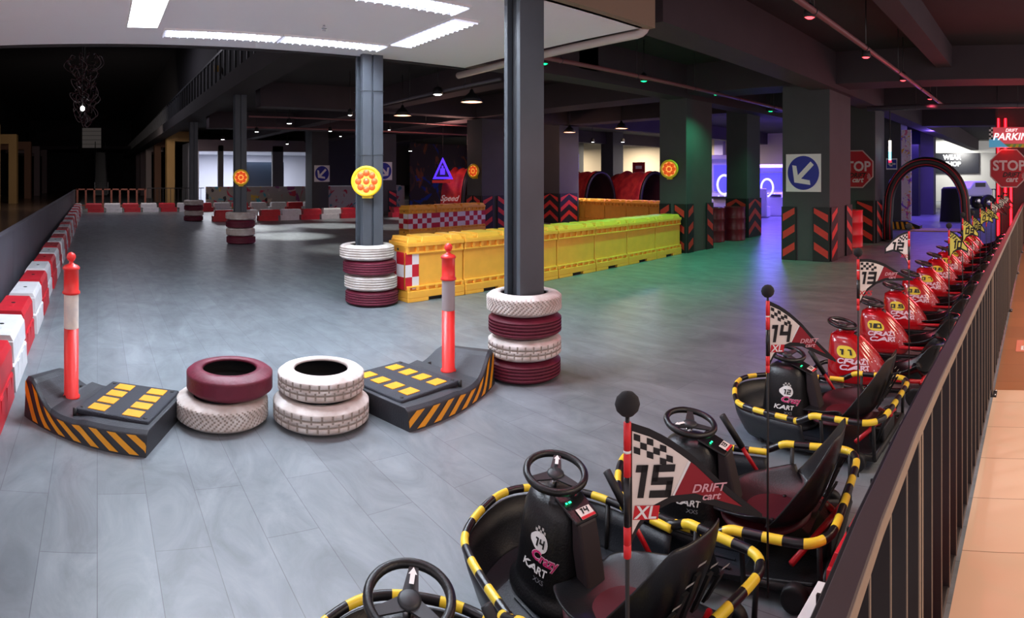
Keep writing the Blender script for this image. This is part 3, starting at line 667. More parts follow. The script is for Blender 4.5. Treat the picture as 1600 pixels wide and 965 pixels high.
y = on_y(503, -26.38); blue_arrow(-26.38, y, zpx(271, -26.38, y), E_, .78, 'small blue arrow sign pointing down left, on the far graffiti pillar', 'sw')
y = on_y(600, -22.88); blue_arrow(-22.88, y, zpx(267, -22.88, y), E_, .78, 'blue arrow sign pointing down right, half behind the second grey column', 'se')
x = on_x(1393, 19.55); blue_arrow(x, 19.58, zpx(256, x, 19.5), S, .38, 'little blue sign with a left arrow near the black arch', 'left')

def stop_sign(x, y, z, d, label):
    fr = Fr((0, 0, 0), (1, 0, 0)); R = d / 2 / math.cos(PI / 8); b = MB()
    oc = lambda r: [(r * math.cos(PI / 8 + k * PI / 4), r * math.sin(PI / 8 + k * PI / 4)) for k in range(8)]
    fprism(b, fr, oc(R), 0, .015, mat('sign_rim_pale', 'c8a8a8', .5)); o = tag(b.build('stop_sign', loc=(x, y, z)), label, 'sign', 'octagonal stop signs')
    b = MB(); fpoly(b, fr, oc(R * .94), .0175, mat('stop_red', 'b01626', .5)); b.build('red_face', o)
    b = MB(); ftext(b, fr, 'STOP', 0, .06 * d, .02, mat('stop_letter', 'd8c4c6', .5), .36 * d, .03, 0, .98); b.build('lettering', o)
    b = MB(); ftext(b, fr, 'DRIFT', .05 * d, -.17 * d, .02, BLACK, .17 * d, .03, .3, 1.0); ftext(b, fr, 'cart', .06 * d, -.29 * d, .0205, mat('stop_letter', ''), .19 * d, .03, .3)
    for k in range(3):
        rr = (.05 + .03 * k) * d; arc = [fr.p(.30 * d + rr * math.cos(t), -.2 * d + rr * math.sin(t), .022) for t in [(-.9 + 1.8 * i / 8) for i in range(9)]]
        b.tube(arc, .006, mat('stop_letter', ''), 6)
    b.build('small_lettering', o)
x = on_x(1336, 14.55); stop_sign(x, 14.585, zpx(264, x, 14.55), .96, 'red octagonal STOP sign partly hidden behind the blue arrow pillar')
x = on_x(1577, 15.0); stop_sign(x, 14.9, zpx(263, x, 15.0), .96, 'red octagonal STOP sign at the right edge under the lit PARKING board')
# wall post carrying the right hand sign, red neon
mb = MB(); mb.box(-1.05, .8, 15.06, 15.3, 0, 3.5, mat('brown_back_wall', '4a3236', .8)); struct(mb.build('wall_right'))
NEON = mat('red_neon', 'ff3040', .4, emit=7, ecol='ff1826')
for dx, z0, z1, lb in ((-.98, .2, 3.15, 'tall red neon tube at the left edge of the red wall'), (-.80, 1.0, 3.15, 'red neon tube second from the left edge'), (-.66, .1, 1.6, 'short red neon tube just below the PARKING board')):
    b = MB(); b.cyl((dx, 15.0, z0), (dx, 15.0, z1), .022, NEON, 10)
    o = b.build('neon_tube'); tag(o, lb, 'neon tube', 'red neon tubes')
    bb = MB(); bb.box(dx - .04, dx + .04, 15.02, 15.06, z0, z1, mat('neon_backplate', 'd02030', .5)); bb.build('backplate', o)
area('neon_light', (-.8, 14.85, 1.7), .3, (1, .06, .08), 60, (PI / 2, 0, PI), 2.6)
fr = Fr((0, 0, 0), (1, 0, 0)); b = MB(); fprism(b, fr, [(0, -.26), (1.35, -.26), (1.35, .24), (0, .24)], -.06, .02, mat('parking_board_coral', 'e0606a', .5, emit=.35, ecol='e0505a'))
x = on_x(1546, 14.9); pk = tag(b.build('parking_sign', loc=(x, 14.8, zpx(214, x, 14.8))), 'lit PARKING board with coral and blue artwork at the right edge', 'sign')
b = MB(); fpoly(b, fr, [(0, -.26), (.48, -.26), (.2, -.02), (0, 0)], .0225, mat('parking_board_blue', '5ab0d8', .5, emit=.3)); rect(b, fr, .3, 1.35, -.26, -.17, .0215, mat('parking_grass_green', '6a8a4a', .5, emit=.2))
for k in range(6): fpoly(b, fr, [(.5 + k * .14, -.26), (.57 + k * .14, -.26), (.61 + k * .14, -.18), (.54 + k * .14, -.18)], .024, LYEL)
for i in range(2):
    for j in range(6): rect(b, fr, i * .05, i * .05 + .05, .24 - (j + 1) * .05, .24 - j * .05, .025, WHT if (i + j) % 2 else BLACK)
b.build('artwork', pk)
b = MB(); ftext(b, fr, 'PARKING', .62, .0, .027, mat('parking_letter', 'ffffff', .5, emit=.8), .24, .02, .25, 1.05); ftext(b, fr, 'DRIFT', .55, .16, .027, mat('parking_letter', ''), .11, .01, .25); b.build('lettering', pk)
for dx in (.2, 1.2): mb = MB(); mb.cyl((dx, 0, .24), (dx, 0, 4.15 - zpx(214, x, 14.8)), .01, BLACK, 6); mb.build('hanger', pk)

# ================================================================== RAILING beside the walkway
RAILM = mat('brown_black_handrail', '3a2b2f', .5); BARM = mat('dark_rail_bar', '1f191b', .55); EDGE = mat('lit_tan_edge', '7d6d5e', .5)  # tan edge strips paint in the light caught by the walkway-side edges
t = thing('railing', 'dark metal railing with flat bars separating the karts from the tiled walkway', 'railing', (-.345, 0, 0))
y0, y1 = -.9, 17.0
path = [(.075, -.9), (.05, .3), (.036, .83), (.018, 1.1), (.004, 1.5), (0, 1.9), (0, 17.0)]
def sweep(m, a, c, z0, z1, name):
    b = MB(); n = len(path); vs = []
    for px_, py_ in path: vs += [(px_ + a, py_, z0), (px_ + c, py_, z0), (px_ + c, py_, z1), (px_ + a, py_, z1)]
    fs = [(i * 4 + k, i * 4 + 4 + k, i * 4 + 4 + (k + 1) % 4, i * 4 + (k + 1) % 4) for i in range(n - 1) for k in range(4)] + [(0, 1, 2, 3), ((n - 1) * 4 + 3, (n - 1) * 4 + 2, (n - 1) * 4 + 1, (n - 1) * 4)]
    b.add(vs, fs, m); return b.build(name, t, bevel=.003)
def offx(y):
    for (a, c), (d, e) in zip(path, path[1:]):
        if c <= y <= e: return a + (d - a) * (y - c) / (e - c)
    return 0
sweep(RAILM, -.012, .036, 1.025, 1.05, 'handrail'); sweep(BARM, -.03, .0, .985, 1.025, 'top_channel'); sweep(EDGE, .030, .0375, 1.012, 1.046, 'lit_rail_edge'); sweep(BARM, -.035, -.005, .05, .075, 'bottom_rail')
yy = -1.15
while yy < y1:
    if yy > -.5:
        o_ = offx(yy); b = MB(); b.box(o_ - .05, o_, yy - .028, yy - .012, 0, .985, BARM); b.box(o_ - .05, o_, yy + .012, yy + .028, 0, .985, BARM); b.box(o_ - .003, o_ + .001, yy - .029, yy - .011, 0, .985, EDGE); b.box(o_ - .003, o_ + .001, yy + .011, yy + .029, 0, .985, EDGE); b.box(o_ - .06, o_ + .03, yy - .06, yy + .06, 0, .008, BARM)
        b.cyl((o_ + .018, yy - .045, .008), (o_ + .018, yy - .045, .02), .008, CHROME, 8); b.cyl((o_ + .018, yy + .045, .008), (o_ + .018, yy + .045, .02), .008, CHROME, 8); b.build('post', t)
    yy += 2.9
yy = .35; k = 0
while yy < y1 and k < 84:
    if all(abs(yy - (-1.15 + 2.9 * q)) > .06 for q in range(8)):
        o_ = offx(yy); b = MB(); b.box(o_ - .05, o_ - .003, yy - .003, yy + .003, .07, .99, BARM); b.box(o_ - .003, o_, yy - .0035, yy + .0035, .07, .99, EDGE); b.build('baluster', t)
    yy += .2; k += 1
# left fence of solid panels
FEN = mat('dark_grey_fence_panel', '4a4850', .6, noise=.15, nscale=3)
t = thing('panel_fence', 'low dark grey panel fence running back beside the left barrier row', 'fence', (0, -1.12, 0))
for k in range(15):
    xa = -2.2 - k * 1.85; b = MB(); b.box(xa - 1.84, xa, -.02, .02, 0, 1.0, FEN)
    b.build('panel', t, bevel=.004)
b = MB(); b.box(-30, -2.2, -.04, .04, 1.0, 1.025, FEN); b.build('top_rail', t)

fr = Fr((0, 0, 0), (1, 0, 0), (0, 1, 0)); b = MB(); b.box(-.16, .3, -.2, .2, 0, .003, mat('floor_sticker_pink', 'd8806a', .5)); ft = b.build('floor_sticker', loc=(-.05, 6.0, .0)); tag(ft, 'worn sticker with yellow letters on the brown walkway tiles at the right edge', 'floor sticker')
b = MB(); ftext(b, fr, 'LE', 0, .1, .005, LYEL, .2, .01); ftext(b, fr, 'BA', 0, -.1, .005, WHT, .2, .01); b.build('lettering', ft)
for zz, lb in ((1.98, 'lower'), (2.82, 'upper')):
    b = MB(); b.tube([(-7.30, 3.34, zz), (-7.035, 3.34, zz - .01), (-7.035, 3.66, zz), (-7.30, 3.66, zz)], .004, BLACK, 6, closed=True)
    tag(b.build('wire_loop'), lb + ' thin black wire tied round the second grey column', 'wire', 'wires round the second grey column')
# ================================================================== BLACK ARCH and red tunnels
ARB = mat('black_inflatable', '1a1216', .45); ARR = mat('red_piping', 'a01626', .5)
t = thing('inflatable_arch', 'black inflatable arch with red piping over the track exit', 'arch', (-2.85, 15.2, 0))
pts = []; hw = 1.0
for k in range(33):
    a = PI * k / 32; pts.append((-hw * math.cos(a) * (1.0 if k < 99 else 1), .0, .95 + 1.12 * math.sin(a)))
pts = [(-hw - .02, 0, .0), (-hw - .03, 0, .5)] + pts + [(hw + .03, 0, .5), (hw + .02, 0, .0)]
b = MB(); b.tube(pts, .13, ARB, 16); b.build('tube', t)
for dy, rr in ((-.115, .06), (-.10, -.075)):
    b = MB(); q = []
    for p in pts:
        n = Vector((p[0], 0, max(p[2] - .95, 0))); n = n.normalized() if n.length > .01 else Vector((math.copysign(1, p[0]), 0, 0)); q.append(Vector(p) + n * rr + Vector((0, dy, 0)))
    b.tube(q, .013, ARR, 8); b.build('piping', t)
for sx in (-1, 1):
    b = MB(); b.lathe([(.0, 0), (.16, 0), (.15, .05), (0, .05)], BLACK, 20); b.build('foot', t, loc=(sx * (hw + .02), 0, 0))
def tunnel(x, y, rot, L, w, h, label, txt=None):
    t = thing('inflatable_tunnel', label, 'tunnel', (x, y, 0), rot, 'red fabric tunnels')
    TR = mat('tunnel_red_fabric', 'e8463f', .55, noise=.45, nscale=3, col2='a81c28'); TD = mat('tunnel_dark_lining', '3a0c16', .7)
    n = 24; b = MB(); vs = []; nl = 8
    prof = [(-w / 2 * math.cos(PI * k / n) * (1 + .06 * math.sin(PI * k / n)), h * math.sin(PI * k / n) ** .75) for k in range(n + 1)]
    for j in range(nl + 1):
        for (a, c) in prof: vs.append((a * (1 + .03 * math.sin(j * 1.7)), L * j / nl, c * (1 + .05 * math.sin(j * 2.3)) * (1 - .0 * j)))
    fs = [(j * (n + 1) + k, (j + 1) * (n + 1) + k, (j + 1) * (n + 1) + k + 1, j * (n + 1) + k + 1) for j in range(nl) for k in range(n)]
    b.add(vs, fs, TR, True); b.build('canopy', t, solid=.01)
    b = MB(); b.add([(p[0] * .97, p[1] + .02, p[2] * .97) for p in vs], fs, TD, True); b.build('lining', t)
    b = MB(); b.tube([(a, 0, c) for a, c in prof], .07, ARB, 10); b.build('front_hoop', t)
    if txt:
        b = MB(); ftext(b, Fr((-w / 2 - .03, L * .55, h * .45), (0, -1, 0), (.25, 0, 1)), txt, 0, 0, .06, WHT, .3, .02, .3); b.build('lettering', t)
tunnel(-15.3, 20.6, math.radians(80), 2.4, 1.7, 1.85, 'red fabric tunnel on the right, beside the amber warning lamp pillar')
tunnel(-17.0, 19.0, math.radians(80), 2.4, 1.6, 1.85, 'red fabric tunnel on the left, behind the orange-lit barriers')
point('tunnel_fill', (-16.9, 11.3, 2.9), .1, (1, .5, .42), 70); tunnel(-18.0, 13.0, math.radians(118), .9, 1.5, 1.95, 'dark red tunnel with glowing rim behind the checkered barriers', 'Speed')  # point light added so the dark tunnel shows up

# purple warning triangle
fr = Fr((0, 0, 0), (1, .5, 0)); PURP = mat('purple_lit_sign', '5a3cff', .4, emit=.9, ecol='5030ff'); b = MB()
fprism(b, fr, [(-.42, -.36), (.42, -.36), (0, .42)], 0, .02, PURP); x, y, _ = pol(692, 21.5)
o = tag(b.build('warning_triangle', loc=(x, y, zpx(264, x, y))), 'purple glowing triangular warning sign above the dark red tunnel', 'sign')
b = MB(); fpoly(b, fr, [(-.28, -.28), (.28, -.28), (0, .26)], .022, mat('dim_purple', '2a1c80', .5)); rect(b, fr, -.1, .1, -.2, .02, .024, PURP); rect(b, fr, -.04, .04, .02, .12, .024, PURP); b.build('pictogram', o)
b = MB(); b.cyl((0, 0, .4), (0, 0, 3.9 - zpx(264, x, y)), .008, BLACK, 6); b.build('hanger', o)
b = MB(); rect(b, fr, -.45, .3, -.5, -.4, 0, mat('dim_red_strip', '8a2020', .5, emit=.4)); b.build('lower_plate', o)
# painted signs on pillars
b = MB(); fr = Fr((0, 0, 0), (0, 1, 0))
for z in (-.15, .35): b.tube([fr.p(-.2, z - .2, .01), fr.p(.2, z - .2, .01), fr.p(.2, z + .2, .01), fr.p(-.2, z + .2, .01)], .025, PURP, 6, closed=True)
b.tube([fr.p(-.08, -.15, .01), fr.p(.08, -.15, .01)], .014, PURP, 6)
o = tag(b.build('neon_sign', loc=(-24.87, 25.6, 2.45)), 'two small violet neon rectangles on a dark pillar right of the nearest column', 'sign')
o = MB(); fr = Fr((0, 0, 0), (1, 0, 0)); rect(o, fr, -.4, .4, -.28, .28, 0, mat('dim_red_notice', 'a01828', .5)); rect(o, fr, -.2, .2, -.05, .1, .003, WHT)
x, y, _ = pol(998, 30); tag(o.build('notice', loc=(x, y, zpx(262, x, y))), 'small dark red notice between the right red tunnel and the green-lit pillar', 'sign')

def smooth_path(P, n=8):
    P = [Vector(p) for p in P]; out = []
    for i in range(len(P) - 1):
        p0 = P[max(i - 1, 0)]; p1 = P[i]; p2 = P[i + 1]; p3 = P[min(i + 2, len(P) - 1)]
        for k in range(n):
            t = k / n; out.append(.5 * ((2 * p1) + (p2 - p0) * t + (2 * p0 - 5 * p1 + 4 * p2 - p3) * t * t + (3 * p1 - p0 - 3 * p2 + p3) * t ** 3))
    out.append(P[-1]); return out
def smooth_pts(P): return smooth_path(P, 5)

# ================================================================== FAR HALL AND SHOPS
def flat(name, pts, d, m, st=True):
    b = MB(); b.prism(pts, d, m); o = b.build(name)
    if st: struct(o)
    return o
MAUVE = mat('dim_mauve_plaster', '2c272d', .85); PALE = mat('pale_shop_wall', 'b8bac6', .8); CREAM = TANW
# atrium end
flat('wall_gable', [(-69.8, -8, 5.9), (-69.8, 6, 5.9), (-69.8, 4.2, 6.6), (-69.8, -1.5, 8.0), (-69.8, -7, 6.7)], (-.1, 0, 0), MAUVE)
mb = MB(); mb.box(-69.9, -69.7, -1.75, .45, 5.0, 7.3, mat('dim_lit_doorway', '8c8480', .6, emit=.10)); 
for k in range(4): mb.box(-69.7, -69.65, -1.75, .45, 5.4 + k * .5, 5.44 + k * .5, BLACK)
struct(mb.build('window_1'))
mb = MB(); mb.box(-60, -69.7, -9, -1.9, 4.4, 4.7, MAUVE); mb.box(-60, -69.7, .6, 3.4, 4.4, 4.7, MAUVE); struct(mb.build('trim_3'))
t = thing('escalator', 'dark escalator rising at the far end of the atrium behind the wooden rail', 'escalator', (-56, .3, 0))
for yy in (-.55, .55):
    b = MB(); b.prism([(6, yy, .2), (6, yy, 1.2), (-8, yy, 5.4), (-8, yy, 4.4)], (0, .08, 0), mat('escalator_side', '3a3a44', .35)); b.build('balustrade', t)
b = MB()
for k in range(24): b.box(6 - .58 * (k + 1), 6 - .58 * k, -.5, .55, .1 + .17 * k, .3 + .17 * k, DKSTEEL)
b.build('steps', t)
PORT = [mat('portal_ochre', '8e7040', .7), mat('portal_brown', '6c4832', .7), mat('portal_white', 'b9aaa6', .7), mat('portal_mauve', '6e5e62', .7), mat('portal_mauve', '')]
for k, (px, r) in enumerate(((265, 33), (242.5, 40), (228, 47), (217, 53), (207, 59))):
    x = -r; b = MB(); b.box(x, x + .8, 3.77, 4.2, 0, 4.12, PORT[k]); b.box(x, x + .8, 4.2, 5.12, 3.6, 4.12, PORT[k])
    tag(b.build('shop_portal'), ('ochre', 'brown', 'white', 'mauve', 'dark mauve')[k] + ' square portal frame on the right side of the atrium, ' + ordn[k] + ' of the five', 'portal frame', 'portal frames right of the atrium')
for k, (x, y) in enumerate(((-30, -4.9), (-37.6, -5.0), (-45.6, -5.0), (-52.5, -5.0), (-60, -5.0))):
    b = MB(); m = PORT[(0, 0, 1, 3, 3)[k]]; b.box(x, x + .8, y - .5, y, 0, 4.3, m); b.box(x, x + .8, -7.99, y - .5, 3.7, 4.3, m)
    tag(b.build('shop_portal'), ('tan portal frame cut by the left edge', 'tan square portal frame left of the atrium, nearest fully seen', 'brown square portal frame left of the atrium', 'mauve square portal frame left of the atrium', 'farthest dim portal frame left of the atrium')[k], 'portal frame', 'portal frames left of the atrium')
area('atrium_fill', (-24, 1.2, 7.5), .6, (.9, .85, 1), 120, (0, 0, 0), .6); area('atrium_fill', (-28, 1.5, 4.0), .6, (1, .85, .75), 100, (0, math.radians(62), 0), .6); area('atrium_fill', (-30, -2.5, 4.0), .6, (1, .85, .75), 30, (0, math.radians(62), 0), .6); area('shop_glow', (-33, 8.5, 2.96), 1.2, (.9, .92, 1), 520, (0, 0, 0), 6)  # atrium lights are added fill for the portals, no fittings there
# wooden rail and thin metal railing at the end of the track
t = thing('wooden_railing', 'reddish brown wooden railing behind the far red and white barriers', 'railing', (-31, .4, 0)); WD = mat('red_brown_wood', '6e3a2c', .6)
b = MB(); b.box(-.04, .04, -1.5, 2.1, .98, 1.05, WD); b.box(-.03, .03, -1.5, 2.1, .15, .22, WD); b.build('rails', t)
for k in range(9): b = MB(); b.box(-.04, .04, -1.48 + k * .44, -1.38 + k * .44, 0, 1.05, WD); b.build('post', t)
t = thing('metal_railing', 'thin dark metal railing right of the wooden railing, in front of the portals', 'railing', (-31, 2.6, 0))
b = MB(); b.box(-.02, .02, 0, 3, 1.05, 1.09, BLACK); b.box(-.02, .02, 0, 3, .1, .13, BLACK); b.build('rails', t)
for k in range(15): b = MB(); b.box(-.012, .012, k * .2 - .012 + .02, k * .2 + .012 + .02, 0, 1.06, BLACK); b.build('bar', t)
# white room behind the back bend
def paint(name, cols, base, sc=3.):
    m = bpy.data.materials.new(name); m.use_nodes = True; nt = m.node_tree; b = nt.nodes['Principled BSDF']; b.inputs['Roughness'].default_value = .8
    tc = nt.nodes.new('ShaderNodeTexCoord'); prev = None
    for i, c in enumerate(cols):
        mp = nt.nodes.new('ShaderNodeMapping'); mp.inputs['Location'].default_value = (i * 7.3, i * 3.1, i * 1.7); n = nt.nodes.new('ShaderNodeTexNoise'); n.inputs['Scale'].default_value = sc; n.inputs['Detail'].default_value = 3; n.inputs['Distortion'].default_value = 2.5
        r = nt.nodes.new('ShaderNodeValToRGB'); r.color_ramp.elements[0].position = .60; r.color_ramp.elements[1].position = .64
        mx = nt.nodes.new('ShaderNodeMix'); mx.data_type = 'RGBA'; mx.inputs[7].default_value = lin(c)
        if prev is None: mx.inputs[6].default_value = lin(base)
        else: nt.links.new(prev, mx.inputs[6])
        nt.links.new(tc.outputs['Object'], mp.inputs['Vector']); nt.links.new(mp.outputs['Vector'], n.inputs['Vector']); nt.links.new(n.outputs['Fac'], r.inputs['Fac']); nt.links.new(r.outputs['Color'], mx.inputs[0]); prev = mx.outputs[2]
    nt.links.new(prev, b.inputs['Base Color']); return m
GRAF = paint('graffiti_paint', ('3a8a9a', 'b89a3a', 'a03048', '2a2a30'), '8a8682', .9); GRAF2 = paint('graffiti_paint_red', ('a83040', '7a3a6a', 'c0b0a0'), '8a8682', .8)
mb = MB(); mb.box(-30.6, -30.45, 5.6, 8.9, 0, 1.15, GRAF); mb.box(-30.6, -30.45, 8.9, 11.4, 0, 1.15, GRAF2); struct(mb.build('wall_graffiti'))
mb = MB(); mb.box(-36.2, -36, 5.2, 20, 0, 3.6, PALE); mb.box(-36, -30.6, 5.16, 5.25, 0, 3.6, PALE); struct(mb.build('wall_far_room'))
mb = MB(); mb.box(-36, -30.6, 5.25, 14, 3.0, 3.1, mat('far_white_soffit', 'd0ced4', .7)); struct(mb.build('ceiling_far_room'))
mb = MB()
for y_, w_ in ((6.25, .28), (7.25, .12), (9.2, .6), (11.2, .5)): mb.box(-30.7, -30.5, y_, y_ + w_, 1.15, 3.3, CONC)
mb.box(-30.59, -30.5, 5.2, 12, 3.0, 3.6, mat('mauve_lintel', '6a5f66', .8)); struct(mb.build('trim_4'))
mb = MB(); mb.box(-33.0, -32.9, 8.2, 10.6, .6, 2.5, mat('dark_blue_screenwall', '16202e', .4)); tag(mb.build('display_panel'), 'dark blue display panel in the far white room right of the third column', 'panel'); 
mb = MB(); mb.box(-27.45, -27.3, 10.75, 15.4, 0, 1.2, paint('graffiti_paint_white', ('b83040', '4a8a90'), 'b8b0a4', 1.0)); mb.box(-29, -28.8, 11, 17, 1.2, 3.6, mat('dark_grey_screen', '35343a', .7)); struct(mb.build('wall_painted'))
mb = MB(); mb.box(-27.0, -26.9, 15.5, 19.4, 0, 3.4, paint('mural_paint', ('8a4a2a', '1c3a9a', '5a3a30'), '3a2e30', .55)); struct(mb.build('wall_mural'))
mb = MB(); mb.box(-26.9, -26.6, 19.4, 24, 0, 4.15, mat('teal_dark_wall', '2c3c40', .8)); struct(mb.build('wall_teal'))
# cream lit wall beyond the tunnels
mb = MB(); mb.box(-44, -12.5, 31, 31.2, 0, 4.15, CREAM); mb.box(-22.2, -21.7, 30.7, 31, 0, 4.15, mat('lilac_post', '9a8cc0', .7)); mb.box(-18.4, -17.8, 30.7, 31, 0, 4.15, mat('lilac_post', '')); struct(mb.build('wall_cream'))
area('shop_glow', (-24, 28.6, 3.6), 1., (1, .9, .72), 460, (0, 0, 0), 1.5); area('shop_glow', (-30, 28.6, 3.6), 1., (1, .9, .72), 300, (0, 0, 0), 1.5); area('shop_glow', (-19, 28.6, 3.6), 1., (1, .9, .75), 300, (0, 0, 0), 1.5); area('shop_glow', (-13.5, 17.4, 3.4), .8, (1, .72, .4), 80, (0, 0, 0), 3)
t = thing('white_railing', 'pale railing bars glimpsed inside the red tunnels', 'railing', (-20, 26.5, 0))
b = MB(); b.box(-4, 6, -.02, .02, .95, 1.0, WHT); b.build('rail', t)
for k in range(40): b = MB(); b.box(-4 + k * .25, -3.97 + k * .25, -.015, .015, 0, .96, WHT); b.build('bar', t)
# ---- violet-lit arcade
VIO = (.22, .12, 1.0)
mb = MB(); mb.box(-13.5, -5.7, 32, 32.2, 0, 4.15, mat('arcade_back_wall', '2c2a66', .7)); struct(mb.build('wall_arcade'))
for x, y, p in ((-11.0, 22.5, 280), (-9.6, 23.5, 200), (-11.5, 28, 300), (-3.2, 23.5, 130), (-5.2, 24, 90), (-12.5, 17.5, 90)):
    area('violet_light', (x, y, 3.3), .8, VIO, p, (0, 0, 0), .8)
point('violet_light', (-8.6, 19.5, 2.6), .3, VIO, 40); point('violet_light', (-4.0, 22.5, 3.3), .15, VIO, 60); point('violet_light', (-10.0, 25, 3.3), .15, VIO, 90)
AW = mat('arcade_white_shell', 'd4d4e4', .35); AD = mat('arcade_dark_shell', '1a1a26', .3); SCR = mat('arcade_screen', '4a50ff', .4, emit=.8, ecol='5a50ff'); RINGE = mat('arcade_ring_light', 'd0d0ff', .4, emit=1.4, ecol='b8b8ff')
def arcade(x, y, rot, w, h, label, ring=True, shell=AW, seat=True):
    t = thing('arcade_machine', label, 'arcade machine', (x, y, 0), rot, 'arcade machines in the violet light')
    b = MB(); side = [(-.45, 0), (.45, 0), (.45, .8), (.2, 1.05), (.28, h - .3), (.5, h - .15), (.4, h), (-.3, h), (-.45, h * .6)]
    b.prism([(p, -w / 2, q) for p, q in side], (0, w, 0), shell); b.build('cabinet', t, bevel=.03)
    fr = Fr((.26, -w * .38, 1.12), (0, 1, 0), (.05, 0, 1)); b = MB(); rect(b, fr, 0, w * .76, 0, h - 1.5, .01, SCR); b.build('screen', t)
    b = MB(); b.box(.2, .55, -w * .4, w * .4, .85, .93, AD)
    for yy in (-.2, 0, .2): b.cyl((.42, yy * w, .93), (.42, yy * w, .97), .03, RINGE, 10)
    b.build('control_deck', t)
    b = MB()
    if ring: b.tube([(.52, .26 * math.cos(2 * PI * k / 24), h * .55 + .36 * math.sin(2 * PI * k / 24)) for k in range(24)], .045, RINGE, 8, closed=True)
    else: b.box(.5, .54, -w * .4, w * .4, h - .14, h - .04, RINGE)
    b.build('light_trim', t)
    if seat:
        b = MB(); b.prism([(p, -.25, q) for p, q in ((.9, 0), (1.5, 0), (1.6, 1.2), (1.45, 1.2), (1.35, .5), (.9, .45))], (0, .5, 0), shell); b.build('seat_pod', t, bevel=.06)
arcade(-11.2, 23.4, -PI / 2 + .2, 1.5, 2.2, 'large violet-lit arcade machine with ring light, left of the blue arrow pillar', True)
arcade(-12.1, 26.0, -PI / 2 - .1, 1.2, 1.9, 'smaller violet-lit white arcade pod behind the large ring-lit arcade machine', False)
arcade(-11.4, 20.0, -PI / 2 + .3, 1.2, 2.5, 'violet-lit arcade machine with white lit frame beside the green-lit pillar', True, seat=False)
arcade(-14.4, 24.0, -PI / 2 + .3, 1.1, 2.0, 'dark arcade cabinet behind the maroon drums', False, AD)
arcade(-13.9, 21.2, -PI / 2 + .4, 1.0, 2.3, 'tall narrow arcade machine seen between tunnel and green-lit pillar', False, AD, False)
# arcade dome toy seen as a purple mound
# right-hand shop area through the arch
mb = MB(); mb.box(-4.53, -4.2, 19.6, 19.7, 0, 3.25, paint('pink_poster_column', ('e06a9a', 'f0e0f0', 'e8b040', '8a50e0'), 'e8d8e8', 2.2)); o = mb.build('poster_column'); tag(o, 'tall bright pink poster panel left of the black arch', 'poster')
mb = MB(); mb.box(-5.45, -5.0, 24.9, 25.3, 0, 3.05, AD)
tag(mb.build('black_cabinet'), 'tall black glossy cabinet between pink poster and grey post behind arch', 'cabinet')
mb = MB(); mb.box(-12, 3.8, 40, 40.2, 0, 4.15, mat('bright_shop_wall', 'b8b8b4', .8)); struct(mb.build('wall_shop'))
mb = MB(); mb.box(-9, 1, 39.7, 40, 3.25, 4.05, mat('shop_lit_fascia', 'd8d8d0', .6, emit=.2)); mb.box(-6.9, -3.9, 39.8, 39.98, 1.9, 3.24, mat('dark_shopfront', '20222a', .3)); struct(mb.build('trim_5'))
fr = Fr((-6.0, 39.75, 2.85), (1, 0, 0)); b = MB(); ftext(b, fr, 'WEAR', .3, .1, .0, mat('shop_letters', 'ffffff', .4, emit=1.6), .42, .03); ftext(b, fr, 'SHOP', .35, -.35, .0, mat('shop_letters', ''), .42, .03)
tag(b.build('shop_lettering'), 'glowing white letters on a dark shopfront seen through the arch', 'sign')
area('shop_glow', (-5.5, 37, 3.6), 1., (1, .97, .92), 260, (math.radians(35), 0, 0), 1.5)
t = thing('shop_railing', 'thin railing crossing behind the black arch', 'railing', (-2.2, 30.5, 0))
b = MB(); b.box(-2.2, 2.2, -.02, .02, 1.0, 1.05, DKSTEEL); b.box(-2.2, 2.2, -.02, .02, .1, .14, DKSTEEL); b.build('rails', t)
for k in range(30): b = MB(); b.box(-2.2 + k * .15, -2.18 + k * .15, -.01, .01, 0, 1.0, DKSTEEL); b.build('bar', t)
# ride-on off-road car in violet light
t = thing('ride_on_car', 'violet-lit off-road ride car with big tyres behind the black arch', 'ride', (-2.75, 24.4, 0), math.radians(215)); CW = mat('ride_car_body', 'd0d0f0', .3)
b = MB(); b.prism([(p, -.62, q) for p, q in ((-1.1, .75), (1.1, .75), (1.2, 1.05), (.9, 1.2), (.35, 1.25), (.1, 1.6), (-.75, 1.6), (-1.0, 1.2), (-1.15, 1.1))], (0, 1.24, 0), CW); b.build('body', t, bevel=.08)
for sx in (-.8, .8):
    for sy in (-.66, .66):
        b = MB(); M = Matrix.Translation((sx, sy, .42)) @ Matrix.Rotation(PI / 2, 4, 'X'); b.lathe([(.0, -.1), (.2, -.1), (.36, -.14), (.42, -.1), (.42, .1), (.36, .14), (.2, .1), (0, .1)], RUB, 24, M); w = b.build('wheel', t)
        b = MB(); b.lathe([(0, -.15), (.17, -.15), (.19, -.12), (.19, .12), (.17, .15), (0, .15)], CHROME, 18, M); b.build('hub', w)
b = MB(); b.box(-.65, .0, -.63, .63, 1.28, 1.52, AD); b.build('window_band', t); t.location.z = .34; t.scale = (.72, .72, .72); b = MB(); b.box(-1.4, 1.4, -.9, .9, -.47, 0, BLACK); b.build('platform', t)
for sy in (-.4, .4): b = MB(); b.lathe([(0, 0), (.12, 0), (.13, .03), (0, .05)], RINGE, 16, Matrix.Translation((1.18, sy, .98)) @ Matrix.Rotation(PI / 2, 4, 'Y')); b.build('headlamp', t)
